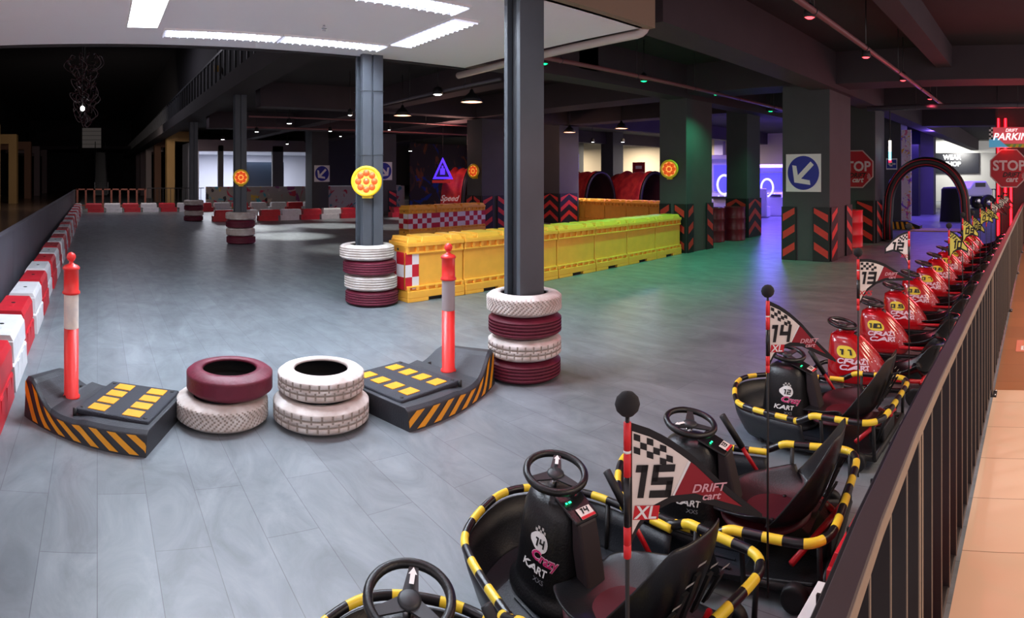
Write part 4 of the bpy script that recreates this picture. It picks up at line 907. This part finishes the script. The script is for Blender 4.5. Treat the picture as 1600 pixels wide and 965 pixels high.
# draped block
b = MB(); vs = []; n = 28
for j, (z, k_) in enumerate(((0, 1.12), (.3, 1.06), (.8, 1.0), (1.2, .97), (1.28, .8), (1.3, .0))):
    for i in range(n):
        a = 2 * PI * i / n; rr = k_ * (1 + (.05 * math.sin(a * 7) if z < 1 else 0)); c, s_ = math.cos(a), math.sin(a)
        vs.append((.42 * rr * math.copysign(abs(c) ** .5, c), .35 * rr * math.copysign(abs(s_) ** .5, s_), z))
b.add(vs, [(j * n + i, j * n + (i + 1) % n, (j + 1) * n + (i + 1) % n, (j + 1) * n + i) for j in range(5) for i in range(n)], mat('black_drape', '0d0c10', .8), True)
tag(b.build('covered_machine', loc=(-3.2, 22.4, 0)), 'bulky machine under a black cloth, framed by the black arch', 'covered machine')
# dark statue figure in front of the neon
# yellow mat and hazard ramp beyond the arch
mb = MB(); mb.box(-3.9, -2.3, 18.0, 18.9, 0, .03, mat('yellow_mat', 'd8a050', .6)); tag(mb.build('floor_mat'), 'dull yellow mat on the floor under the far side of the arch', 'mat')
t = thing('hazard_ramp', 'small black and yellow striped ramp left behind the black arch', 'ramp', (-4.3, 18.6, 0)); b = MB(); b.prism([(-.5, 0, 0), (.6, 0, 0), (.6, 0, .12), (.2, 0, .26), (-.5, 0, .26)], (0, .4, 0), BLACK); b.build('body', t)
b = MB()
for k in range(6): b.poly([(-.48 + k * .17, -.004, .01), (-.39 + k * .17, -.004, .01), (-.42 + k * .16, -.004, .12 if k > 4 else .24), (-.5 + k * .16, -.004, .12 if k > 4 else .24)], HZ_O)
b.build('stripes', t)
# vertical tube lamp beside the arch
x, y, _ = pol(1376, 15.6); z0 = zpx(250, x, y); z1 = zpx(220, x, y)
t = thing('tube_pendant', 'short vertical glowing tube lamp hanging left of the arch', 'lamp', (x + .25, y, z0)); b = MB(); b.cyl((0, 0, 0), (0, 0, (z1 - z0) * .45), .035, mat('cyan_tube', '60e8ff', .4, emit=5, ecol='60d8ff'), 10); b.cyl((0, 0, (z1 - z0) * .45), (0, 0, z1 - z0), .035, mat('warm_tube', 'fff0d0', .4, emit=5, ecol='fff0d8'), 10); b.cyl((0, 0, -.06), (0, 0, 0), .036, NEON, 10); b.build('tube', t)
b = MB(); b.cyl((0, 0, z1 - z0), (0, 0, 4.15 - z0), .015, BLACK, 8); b.build('rod', t)
# chandelier hanging in the dark atrium
x, y, _ = pol(133, 14.5)
t = thing('chandelier', 'dark tangled tiered chandelier hanging in the black atrium at upper left', 'chandelier', (x, y, 2.9)); CH = mat('dark_red_glass', '2c151a', .2); rnd = random.Random(3)
b = MB(); b.cyl((0, 0, .1), (0, 0, 5.3), .012, BLACK, 8); b.build('stem', t)
for zt, R_, n_ in ((1.62, .36, 9), (1.45, .42, 9), (1.3, .28, 7), (1.1, .3, 8), (.9, .26, 7), (.72, .36, 9), (.55, .28, 7), (.35, .26, 8), (.2, .16, 5)):
    for k in range(n_):
        a = 2 * PI * k / n_ + rnd.uniform(-.3, .3); c, s_ = math.cos(a), math.sin(a); rr = R_ * rnd.uniform(.6, 1.2); dz = rnd.uniform(-.06, .08); hz_ = rnd.uniform(.05, .16); tw = rnd.uniform(-.1, .1)
        b = MB(); b.tube(smooth_pts([(0, 0, zt - .1 + dz), (c * rr * .5 + tw, s_ * rr * .5, zt - .2 + dz), (c * rr, s_ * rr + tw, zt - .05 + dz), (c * rr * .9, s_ * rr * .9 - tw, zt + hz_ + dz), (c * rr * .6 - tw, s_ * rr * .65, zt + hz_ * .7 + dz)]), .011, CH, 6)
        b.build('arm', t)
x, y, _ = pol(129, 13.0); mb = MB(); mb.lathe([(0, -.05), (.04, -.03), (.05, 0), (.04, .04), (.012, .06)], mat('small_bulb_glow', 'ffffff', .4, emit=10), 14); mb.cyl((0, 0, .05), (0, 0, 8.2 - 3.16), .006, BLACK, 6)
tag(mb.build('bare_bulb', loc=(x, y, 3.16)), 'tiny bright bulb just below the dark chandelier', 'lamp')
mb = MB(); mb.box(-.02, .02, -.12, .12, -.1, .1, mat('dim_ochre_sign', '9a7a3a', .6)); mb.cyl((0, 0, .1), (0, 0, 2.1), .01, BLACK, 6); x, y, _ = pol(340, 19.5); tag(mb.build('hanging_sign', loc=(x, y, 6.1 - .9)), 'small dull yellow sign hanging high in the dark atrium', 'sign')

# ================================================================== KARTS
TUB = mat('charcoal_tub_plastic', '1b1f26', .42, noise=.2, nscale=5, bump=.12, bscale=140); SEATB = mat('black_seat_plastic', '121317', .38, bump=.1, bscale=160)
STB = mat('stripe_black', '17161a', .3); STY = mat('stripe_yellow', 'f3d23a', .35); SLOT = mat('slot_light_and_pale_tab', 'a9a49c', .6)
def superloft(b, secs, m, seg=36, e=2.6, cap=True):
    """secs: (z, cx, rx, ry)"""
    vs = []; n = len(secs)
    for z, cx, rx, ry in secs:
        for k in range(seg):
            a = 2 * PI * k / seg; c, s_ = math.cos(a), math.sin(a)
            vs.append((cx + rx * math.copysign(abs(c) ** (2 / e), c), ry * math.copysign(abs(s_) ** (2 / e), s_), z))
    fs = [(i * seg + k, i * seg + (k + 1) % seg, (i + 1) * seg + (k + 1) % seg, (i + 1) * seg + k) for i in range(n - 1) for k in range(seg)]
    if cap: fs.append(tuple(range((n - 1) * seg, n * seg)))
    b.add(vs, fs, m, True)
def on_loft(secs, e=2.6):
    def f(a, z, lift):
        for (z0, c0, x0, y0), (z1, c1, x1, y1) in zip(secs, secs[1:]):
            if z0 <= z <= z1 and z1 > z0:
                t = (z - z0) / (z1 - z0); cx, rx, ry = c0 + (c1 - c0) * t, x0 + (x1 - x0) * t + lift, y0 + (y1 - y0) * t + lift; break
        else: cx, rx, ry = secs[-1][1:]
        c, s_ = math.cos(a), math.sin(a)
        return Vector((cx + rx * math.copysign(abs(c) ** (2 / e), c), ry * math.copysign(abs(s_) ** (2 / e), s_), z))
    return f
def wheel_parts(t, x, z, R=.118, tilt=.22, r=.0145, turn=0.):
    M = Matrix.Translation((x, 0, z)) @ Matrix.Rotation(-tilt, 4, 'Y') @ Matrix.Rotation(turn, 4, 'Z')
    rim = MB(); rim.tube([M @ Vector((R * math.cos(2 * PI * k / 40), R * math.sin(2 * PI * k / 40), 0)) for k in range(40)], r, BLK_PL, 10, closed=True); w = rim.build('steering_wheel', t)
    b = MB()
    for a in (0, 2.2, -2.2):
        c, s_ = math.cos(a), math.sin(a); q = Vector((-s_, c, 0)); p0, p1 = Vector((c * .02, s_ * .02, -.012)), Vector((c * R * .97, s_ * R * .97, -.002))
        b.prism([M @ (p0 + q * .024), M @ (p0 - q * .024), M @ (p1 - q * .013), M @ (p1 + q * .013)], M.to_3x3() @ Vector((0, 0, .006)), DKSTEEL)
    b.lathe([(.034, -.012), (.034, -.002), (.026, .004), (0, .005)], DKSTEEL, 18, M)
    b.build('spokes', w)
    b = MB(); b.poly([M @ Vector(p) for p in ((.04, -.007, .0075), (.075, -.007, .0075), (.075, .007, .0075), (.04, .007, .0075))], WHT); b.poly([M @ Vector(p) for p in ((.073, -.013, .0075), (.098, 0, .0075), (.073, .013, .0075))], WHT)
    b.build('arrow_mark', w)
    b = MB(); b.cyl(M @ Vector((0, 0, -.01)), M @ Vector((.01, 0, -.11)), .017, CHROME, 12); b.build('steering_column', t)
def resamp(P, d=.0205):
    out = [P[0]]; acc = 0
    for a, c in zip(P, P[1:]):
        L = (c - a).length; pos = d - acc
        while pos <= L: out.append(a.lerp(c, pos / L)); pos += d
        acc = (acc + L) % d if L else acc
    return out
def seat_part(t, x0, m, cush, back=.56, w=.2):
    dz = .04 if w > .18 else .0; prof = [(x0 + .23, .17 + dz), (x0 + .15, .15 + dz), (x0 + .03, .125 + dz), (x0 - .09, .13 + dz), (x0 - .17, .165 + dz), (x0 - .22, .25), (x0 - .265, .35), (x0 - .305, .45), (x0 - .335, back)]
    wid = [w * .6, w * .85, w, w * 1.04, w * 1.06, w * 1.05, w * 1.0, w * .88, w * .5]; wing = [.02, .06, .10, .14, .165, .16, .13, .08, .02]
    nu = 12; vs = []
    for (x, z), wd_, wg in zip(prof, wid, wing):
        for k in range(nu + 1):
            u = -1 + 2 * k / nu; lift = wg * abs(u) ** 2.6; back_f = 1 if z > .2 else 0
            vs.append((x + lift * (.9 if back_f else .1), u * wd_, z + lift * (.1 if back_f else .95)))
    fs = [(i * (nu + 1) + k, i * (nu + 1) + k + 1, (i + 1) * (nu + 1) + k + 1, (i + 1) * (nu + 1) + k) for i in range(len(prof) - 1) for k in range(nu)]
    b = MB(); b.add(vs, fs, m, True); s = b.build('seat', t, solid=.012, subd=1)
    b = MB(); seg = 28; vv = [(x0 + .03, 0, .152 + dz)]
    for rr, zz in ((.55, .151 + dz), (.9, .149 + dz), (1.0, .142 + dz), (1.0, .13 + dz)):
        for k in range(seg):
            a = 2 * PI * k / seg; vv.append((x0 + .03 + (.21 if dz else .14) * rr * math.cos(a), w * .86 * rr * math.sin(a), zz))
    ff = [(0, 1 + k, 1 + (k + 1) % seg) for k in range(seg)]
    for i in range(3): ff += [(1 + i * seg + k, 1 + (i + 1) * seg + k, 1 + (i + 1) * seg + (k + 1) % seg, 1 + i * seg + (k + 1) % seg) for k in range(seg)]
    b.add(vv, ff, cush, True)
    for dx, dy in ((.12, .05), (.12, -.05), (-.06, .1), (-.06, -.1)): b.cyl((x0 + .03 + dx, dy, .149 + dz), (x0 + .03 + dx, dy, .156 + dz), .009, BLACK, 10)
    b.build('cushion', s); return s
def flag_part(t, rotz, lx, ly, num, sub, s_world, L=.262, main='white', mirror=False, tipdrop=0, poleh=1.25, z0=.18, script=True, sc=1.):
    """flag pole standing at local (lx, ly); s_world is the world direction in which the pennant reads"""
    ca, sa = math.cos(-rotz), math.sin(-rotz); sx, sy = s_world; sd = (sx * ca - sy * sa, sx * sa + sy * ca)
    b = MB(); b.cyl((lx, ly, z0), (lx, ly, poleh), .0042, BLACK, 8); pole = b.build('flag_pole', t)
    b = MB(); b.lathe([(.0005, -.024), (.012, -.021), (.021, -.012), (.0245, 0), (.021, .012), (.012, .021), (.0005, .024)], mat('foam_ball_black', '1c1a1c', .9), 20, Matrix.Translation((lx, ly, poleh + .015))); b.build('foam_ball', pole)
    top = poleh - .02; g = -1 if mirror else 1
    b = MB(); RS = mat('sleeve_red', 'd8242c', .5)
    for a, c, m in ((.0, .025, RS), (.025, .06, RS), (.06, .155, STB), (.155, .2, RS), (.2, .205, WHT), (.205, .258, RS)):
        b.cyl((lx, ly, top - .258 + a), (lx, ly, top - .258 + c), .0075, m, 10)
    b.build('pole_sleeve', pole)
    fr = Fr((lx, ly, top - .258), (sd[0], sd[1], 0)); k = L / .262; td = tipdrop
    T = lambda pts: [(g * a * k, c - td * (a / .262)) for a, c in pts]
    # pennant (flat frame, order flips when mirrored)
    def P(pts, l, m): q = T(pts); fpoly(b, fr, q if g > 0 else q[::-1], l, m)
    outer_t = [(.005, .258), (.05, .243), (.09, .219), (.13, .188), (.19, .128), (.262, .066)]; outer_b = [(.262, .058), (.19, .083), (.13, .105), (.085, .103), (.042, .082), (.015, .045), (.005, .02)]
    b = MB()
    q = T(outer_t[::-1] + outer_b[::-1]) if False else None
    # build the border as strips between the upper and lower edges so that every face stays planar and convex
    ss = [.005, .02, .042, .065, .085, .11, .13, .16, .19, .225, .262]
    def at(c, s_):
        c = sorted(c)
        for (a, z), (d, w) in zip(c, c[1:]):
            if a <= s_ <= d: return z + (w - z) * (s_ - a) / (d - a)
        return c[-1][1]
    def band(lo, hi, s0, s1, l, m, skew=0.):
        xs = [s0] + [v for v in ss if s0 < v < s1] + [s1]
        for a, c in zip(xs, xs[1:]): P([(a, at(outer_b, a) + lo), (c, at(outer_b, c) + lo), (c, at(outer_t, c) - hi), (a, at(outer_t, a) - hi)], l, m)
    FB = mat('flag_border_black', '1a1719', .7); FM = mat('flag_white_cloth', 'e9ddd2', .7) if main != 'yellow' else mat('flag_yellow_cloth', 'd6cb5c', .7); FR = mat('flag_maroon_cloth', '8e1322', .65)
    if main == 'white': band(0, 0, .005, .262, 0, FB)
    else: band(0, .0, .005, .195, 0, FB); band(.014, .015, .009, .183, .0015, FM)
    if main == 'white':
        band(.014, .015, .009, .085, .0015, FM)
        # slanted division between the pale and maroon fields
        P([(.085, at(outer_b, .085) + .014), (.118, at(outer_t, .118) - .015), (.1, at(outer_t, .1) - .015), (.085, at(outer_t, .085) - .015)], .0015, FM)
        band(.014, .015, .122, .222, .0015, FR); P([(.09, at(outer_b, .09) + .014), (.122, at(outer_b, .122) + .014), (.122, at(outer_t, .122) - .015)], .0015, FR)
        P([(.0855, at(outer_b, .0855) + .014), (.09, at(outer_b, .09) + .014), (.1215, at(outer_t, .1215) - .015), (.1175, at(outer_t, .1175) - .015)], .002, WHT)
    for i in range(6):
        for j in range(3):
            if (i + j) % 2 == 0:
                s0 = .012 + i * .0125; t0 = at(outer_t, s0 + .006) - .016 - j * .0125
                P([(s0, t0 - .0125), (s0 + .0125, t0 - .0125 - .004), (s0 + .0125, t0 - .004), (s0, t0)], .0028, FB)
    b.mesh(digits(num), lambda v: fr.p((g * (.05 if main == 'white' else .088) * k) + v.x * (.072 if main == 'white' else .09) * min(k, 1.) * sc, .146 + v.y * .085 - td * .2, .0034), FB)
    if sub:
        rr = (.012, .052, .052, .084) if main == 'white' else None
        b.mesh(text(sub, 1, .02, .2), lambda v: fr.p(g * .034 * k + v.x * .034 * min(k, 1.), .086 + v.y * .034, .0038), WHT if sub == 'XL' else mat('flag_text_red', 'c81c28', .6))
        if sub == 'XL': c0 = g * .034 * k; fpoly(b, fr, [(c0 - .024, .073), (c0 + .024, .073), (c0 + .028, .1), (c0 - .02, .1)], .003, mat('flag_text_red', 'c81c28', .6))
    if script:
        b.mesh(text('DRIFT', 1, .02, .3), lambda v: fr.p(g * .155 * k + v.x * .024, .128 + v.y * .022 - td * .6, .003), mat('flag_script', 'd9a0a8', .6))
        b.mesh(text('cart', 1, .02, .3), lambda v: fr.p(g * .160 * k + v.x * .022, .112 + v.y * .02 - td * .6, .003), mat('flag_script', 'd9a0a8', .6))
    b.build('pennant', pole)
    return pole

def hoop_paths():
    zf, zr = .25, .30
    front = [(-.0, -.386, zf), (.18, -.372, zf), (.36, -.345, zf), (.47, -.305, zf + .0), (.545, -.22, zf + .015), (.605, -.1, zf + .03), (.625, 0, zf + .034), (.605, .1, zf + .03), (.545, .22, zf + .015), (.47, .305, zf), (.36, .345, zf), (.18, .372, zf), (0, .386, zf)]
    rear = [(.035, -.40, zf + .0), (-.01, -.405, zf + .012), (-.08, -.40, zr - .004), (-.13, -.40, zr), (-.3, -.405, zr), (-.40, -.40, zr), (-.46, -.355, zr), (-.485, -.27, zr), (-.49, 0, zr), (-.485, .27, zr), (-.46, .355, zr), (-.40, .40, zr), (-.3, .405, zr), (-.13, .40, zr), (-.08, .40, zr - .004), (-.01, .405, zr - .038), (.035, .40, zf)]
    return front, rear
CS = [(.075, .25, .205, .17), (.10, .25, .205, .17), (.115, .25, .185, .15), (.14, .252, .176, .143), (.22, .256, .164, .131), (.31, .26, .152, .118), (.39, .262, .140, .104), (.43, .262, .122, .088), (.452, .262, .085, .06)]
def drift_kart(pos, th, num, label, flagnum=None, flag=None, flagpos=None, backnum=None):
    rz = PI + th; t = thing('drift_kart', label, 'kart', (pos[0], pos[1], 0), rz, 'black drift karts parked along the railing')
    front, rear = hoop_paths()
    # tub: floor and curved side walls of the front two thirds
    top = smooth_path([(x, y, z - .03) for x, y, z in front], 4); n = len(top); b = MB(); vs = []
    for p in top:
        sc = .97
        vs += [(p.x * 1.0, p.y * 1.0, p.z), (p.x * .985 - .005, p.y * .96, .16), (p.x * .93 - .02, p.y * .9, .075), (p.x * .9 - .02, p.y * .85, .055)]
    fs = [(i * 4 + k, i * 4 + k + 1, (i + 1) * 4 + k + 1, (i + 1) * 4 + k) for i in range(n - 1) for k in range(3)]
    b.add(vs, fs, TUB, True); b.build('tub_wall', t, solid=.014)
    b = MB(); loop = [(p.x * .92 - .02, p.y * .87, .05) for p in top]; loop = [(-.33, -.30, .05)] + loop + [(-.33, .30, .05)]
    b.prism(loop, (0, 0, .022), TUB)
    for yk in (-.24, -.18, .18, .24, .30, -.30):
        b.box(-.05, .36 - abs(yk) * .4, yk - .006, yk + .006, .07, .079, TUB)
    b.build('floor_pan', t)
    b = MB(); b.tube(resamp(smooth_path(front)), .0165, STB, 12, stripe=(STY, STB, .082)); b.build('front_bumper', t)
    b = MB(); b.tube(resamp(smooth_path(rear)), .0185, STB, 12, stripe=(STB, STY, .082)); b.build('rear_bumper', t)
    b = MB()
    for sy in (-1, 1):
        b.cyl((-.44, sy * .34, .07), (-.44, sy * .365, .30), .011, BLACK, 10); b.cyl((-.13, sy * .36, .05), (-.13, sy * .395, .30), .011, BLACK, 10); b.cyl((-.44, sy * .33, .07), (.1, sy * .30, .045), .016, BLACK, 10)
        b.cyl((.3, sy * .3, .04), (.34, sy * .345, .235), .011, BLACK, 10)
    b.cyl((-.44, -.34, .07), (-.44, .34, .07), .016, BLACK, 10); b.cyl((-.48, -.18, .3), (-.40, -.15, .08), .011, BLACK, 10); b.cyl((-.48, .18, .3), (-.40, .15, .08), .011, BLACK, 10)
    b.build('chassis_frame', t)
    b = MB(); b.cyl((-.30, -.26, .12), (-.46, .05, .22), .014, RTUBE, 10); b.cyl((-.30, .26, .12), (-.46, -.05, .22), .014, RTUBE, 10); b.build('rear_brace', t)
    b = MB(); b.prism([(-.10, -.33, .05), (-.10, .33, .05), (-.40, .30, .05), (-.455, .2, .05), (-.455, -.2, .05), (-.40, -.30, .05)], (0, 0, .03), BLK_PL); b.build('rear_deck', t, bevel=.008)
    b = MB(); b.box(-.44, -.34, -.13, .13, .075, .17, BLK_PL); b.build('battery_box', t, bevel=.012)
    for sy in (-1, 1):
        w = MB(); M = Matrix.Translation((-.34, sy * .36, .055)) @ Matrix.Rotation(PI / 2, 4, 'X'); w.lathe([(.0, -.02), (.03, -.02), (.05, -.022), (.055, -.012), (.055, .012), (.05, .022), (.03, .02), (0, .02)], BLACK, 24, M); w.build('rear_wheel', t)
    w = MB(); M = Matrix.Translation((.24, 0, .055)) @ Matrix.Rotation(PI / 2, 4, 'X'); w.lathe([(.0, -.03), (.03, -.03), (.05, -.032), (.055, -.02), (.055, .02), (.05, .032), (.03, .03), (0, .03)], BLACK, 24, M); w.build('drive_wheel', t)
    # console
    b = MB(); superloft(b, CS, BLK_PL); c = b.build('console', t)
    S = on_loft(CS); b = MB(); a0 = math.radians(103)
    def dec(st, z, size, m, shear=.2, bold=.03, da=0., lift=.003, rot=0.):
        b.mesh(digits(st) if st.isdigit() else text(st, 1, bold, shear), lambda v: S(a0 + da + (v.x * math.cos(rot) - v.y * math.sin(rot)) * size / .15, z + (v.y * math.cos(rot) + v.x * math.sin(rot)) * size, lift), m)
    def blob(zc, rx, rz_, m, lift, da=0, n=22, e=None):
        pts = [S(a0 + da + rx * math.cos(2 * PI * i / n) / .15, zc + rz_ * math.sin(2 * PI * i / n), lift) for i in range(n)]; ctr = S(a0 + da, zc, lift + .001)
        b.add([ctr] + pts, [(0, 1 + i, 1 + (i + 1) % n) for i in range(n)], m)
    blob(.305, .038, .036, WHT, .0025)
    for i in range(5):
        for j in range(2):
            if (i + j) % 2 == 0:
                s0 = -.025 + i * .01; z0 = .338 + j * .011; b.add([S(a0 + s0 / .15, z0, .0035), S(a0 + (s0 + .01) / .15, z0, .0035), S(a0 + (s0 + .01) / .15, z0 + .01, .0035), S(a0 + s0 / .15, z0 + .01, .0035)], [(0, 1, 2, 3)], mat('checker_grey', 'bdb7b2', .6))
    dec(num, .303, .042, BLACK, lift=.0045); 
    dec('Crazy', .252, .050, mat('logo_white_edge', 'e9c8d6', .5), .3, .055, .16, .0035, -.10); dec('Crazy', .252, .050, PINK, .3, .02, .16, .0055, -.10)
    dec('KART', .205, .038, WHT, .25, .03, -.10); dec('XXS', .172, .024, mat('logo_grey', '8a8a90', .5), .1, .0, .0)
    b.build('logo', c)
    # rear spine with number plate
    b = MB(); b.prism([(.115, -.045, .43), (.11, -.045, .30), (.06, -.045, .095), (-.01, -.045, .095), (.045, -.045, .31), (.07, -.045, .41)], (0, .09, 0), mat('dark_brown_spine', '2e2428', .55)); b.build('spine', c, bevel=.01)
    b = MB(); b.prism([(.21, -.06, .46), (.21, .06, .46), (.07, .055, .405), (.07, -.055, .405)], (0, 0, .012), BLK_PL); b.build('dash_panel', c, bevel=.006)
    fr = Fr((.098, -.005, .431), (0, -1, 0), (.93, 0, .365)); b = MB(); rect(b, fr, -.03, .035, -.03, .018, .0025, WHT); rect(b, fr, -.03, .035, -.03, -.018, .0035, RED)
    b.mesh(digits(backnum or num), lambda v: fr.p(.002 + v.x * .034, .002 + v.y * .034, .0045), BLACK); b.build('number_plate', c)
    b = MB(); fr = Fr((.15, .035, .452), (0, -1, 0), (.93, 0, .365)); LED = mat('green_indicator', '30ffb0', .4, emit=3, ecol='20ff90'); rect(b, fr, -.008, .0, -.004, .004, .0015, LED); rect(b, fr, .006, .018, -.004, .004, .0015, LED); b.build('indicator_light', c)
    wheel_parts(t, .27, .515, turn={'14': -.7, '15': -.5, '13': 1.1}.get(num, .4))
    s = seat_part(t, -.14, SEATB, SEATRED, .59, .235)
    b = MB()
    for k in range(5):
        y = -.12 + .06 * k; z = .49 - abs(k - 2) * .035; b.add([(-.14 - .335, y - .019, z), (-.14 - .335, y + .019, z + .004), (-.14 - .342, y + .019, z + .016), (-.14 - .342, y - .019, z + .012)], [(0, 1, 2, 3)], SLOT)  # pale dashes paint in light showing through the seatback slots
    for k in range(5):
        y = -.12 + .06 * k; z = .34; b.prism([(-.455, y - .012, .46 - abs(k - 2) * .03), (-.455, y + .012, .46 - abs(k - 2) * .03), (-.385, y + .012, .28), (-.385, y - .012, .28)], (-.012, 0, 0), BLACK)
    b.build('back_ribs', s)
    # drift lever
    b = MB(); b.cyl((.01, -.285, .17), (.10, -.24, .335), .0105, RTUBE, 12); b.cyl((.01, -.285, .07), (.01, -.285, .18), .02, BLACK, 10); l = b.build('drift_lever', t)
    b = MB(); b.cyl((.095, -.243, .325), (.185, -.198, .49), .0165, BLACK, 12); b.build('grip', l)
    if flag: flag_part(t, rz, *(flagpos or (-.478, -.375)), **flag)
    return t
drift_kart((-1.19, .80), -.14, '15', 'black drift kart cut by the bottom edge, its steering wheel and bumper showing', flag=dict(num='15', sub='XL', s_world=(.774, .633), poleh=1.25, tipdrop=-.0), backnum='15', flagpos=(-.45, -.15))
drift_kart((-1.46, 1.63), -.12, '14', 'black drift kart with console logo fourteen, in front of the cut-off one', flag=dict(num='14', sub='XL', s_world=(.875, .485), poleh=1.27, L=.25, tipdrop=.03), backnum='14')
drift_kart((-1.31, 2.45), .147, '13', 'black drift kart with a maroon seat pad, its plate reading thirteen', flag=dict(num='13', sub='XXS', s_world=(.95, .3), poleh=1.30, L=.28, tipdrop=-.09), backnum='13')
drift_kart((-1.36, 3.66), -.014, '12', 'black drift kart with logo twelve, next to the first red kart', flag=dict(num='12', sub='XXS', s_world=(.95, -.1), poleh=1.34, L=.24, main='pale', mirror=True, tipdrop=-.02, script=False), backnum='12')

# small red karts
RS_ = [(.10, .16, .225, .15), (.14, .15, .24, .165), (.20, .16, .228, .16), (.30, .195, .192, .14), (.40, .24, .14, .11), (.455, .265, .105, .085), (.475, .27, .06, .05)]
def red_kart(y, x, num, label, flag=None):
    rz = PI + .05; t = thing('pedal_kart', label, 'kart', (x, y, 0), rz, 'red karts parked along the railing')
    b = MB(); superloft(b, RS_, REDTANK, e=3.2); c = b.build('console', t)
    S = on_loft(RS_, 3.2); a0 = math.radians(98); b = MB()
    def dec(st, z, size, m, shear=.2, bold=.03, da=0., lift=.003): b.mesh(digits(st) if st.isdigit() else text(st, 1, bold, shear), lambda v: S(a0 + da + v.x * size / .17, z + v.y * size, lift), m)
    pts = [S(a0 - .15 + .046 * math.cos(2 * PI * i / 18) / .17, .345 + .044 * math.sin(2 * PI * i / 18), .002) for i in range(18)]; b.add([S(a0 - .15, .345, .003)] + pts, [(0, 1 + i, 1 + (i + 1) % 18) for i in range(18)], LYEL)
    dec(num, .345, .054, BLACK, da=-.15, lift=.0085); b.build('number_label', c); b = MB(); dec('CRAZY', .278, .052, mat('logo_white_edge', ''), .3, .04, .02); dec('CART', .232, .052, mat('logo_white_edge', ''), .3, .04, -.02)
    rnd = random.Random(5)
    for i in range(16):
        s0 = .03 + rnd.random() * .15; z0 = .19 + rnd.random() * .12; d = .003 + rnd.random() * .006
        b.add([S(a0 + (s0 + p) / .17, z0 + q, .0025) for p, q in ((-d, 0), (0, -d), (d, 0), (0, d))], [(0, 1, 2, 3)], mat('logo_white_edge', ''))
    b.build('logo', c)
    b = MB(); b.prism([(.17, -.035, .475), (.20, -.035, .45), (.03, -.035, .14), (-.045, -.035, .14), (-.04, -.035, .2)], (0, .07, 0), BLK_GL); b.build('spine', c, bevel=.012)
    b = MB(); superloft(b, [(.055, .2, .235, .18), (.10, .2, .24, .185), (.115, .2, .225, .17)], BLK_GL, e=3.2); b.build('base_tray', t)
    b = MB(); b.tube(smooth_path([(.0, -.25, .12), (.3, -.25, .13), (.45, -.18, .16), (.5, 0, .17), (.45, .18, .16), (.3, .25, .13), (0, .25, .12), (-.3, .23, .12), (-.42, .15, .12), (-.45, 0, .12), (-.42, -.15, .12), (-.3, -.23, .12), (0, -.25, .12)]), .018, BLK_GL, 10); b.build('bumper', t)
    b = MB(); b.cyl((.05, -.13, .16), (-.38, -.17, .17), .016, RTUBE, 10); b.cyl((.05, .13, .16), (-.38, .17, .17), .016, RTUBE, 10); b.cyl((-.38, -.2, .17), (-.38, .2, .17), .014, RTUBE, 10); b.build('frame', t)
    wheel_parts(t, .28, .53, R=.112, tilt=.25, r=.013)
    seat_part(t, -.22, BLK_GL, SEATB, .40, .16)
    for sx, sy in ((.3, 1), (.3, -1), (-.34, 1), (-.34, -1)):
        w = MB(); M = Matrix.Translation((sx, sy * .23, .075)) @ Matrix.Rotation(PI / 2, 4, 'X'); w.lathe([(.0, -.02), (.045, -.02), (.068, -.024), (.075, -.012), (.075, .012), (.068, .024), (.045, .02), (0, .02)], BLACK, 22, M); w.build('wheel', t)
    b = MB(); b.box(-.36, -.28, -.05, .05, .17, .24, BLK_GL); b.box(-.42, -.415, -.03, .03, .2, .24, SLOT); b.build('rear_box', t)
    if flag: flag_part(t, rz, -.56, -.05, **flag)
    return t
reds = [('11', 'nearest red kart, number eleven on its rounded body'), ('10', 'red kart numbered ten, second of the red row'), ('09', 'red kart numbered nine, third of the red row'), ('08', 'red kart numbered eight, fourth of the red row'),
        ('07', 'red kart partly hidden behind flag ten, fifth of the red row'), ('06', 'red kart numbered six, sixth of the red row'), ('05', 'seventh red kart of the row, small in the distance'), ('04', 'eighth red kart of the row'), ('03', 'ninth red kart of the row'), ('02', 'tenth red kart of the row, by the red neon wall'), ('01', 'farthest red kart, near the stop sign post')]
for k, (n_, lb) in enumerate(reds):
    fl = dict(num=['10', '09', '08', '07', '06', '05', '04', '03', '02', '01', '01'][k], sub=None, s_world=(.97, .12 + .05 * (k % 3)) if k % 4 != 2 else (.8, -.5), poleh=1.30 + .03 * (k % 2), L=[.2, .2, .22, .21, .23, .22, .24, .23, .22, .2, .2][k], main='yellow' if k < 5 else 'white', z0=.17, script=False, sc=.9)
    red_kart(4.52 + .85 * k, -1.24, n_, lb, fl)
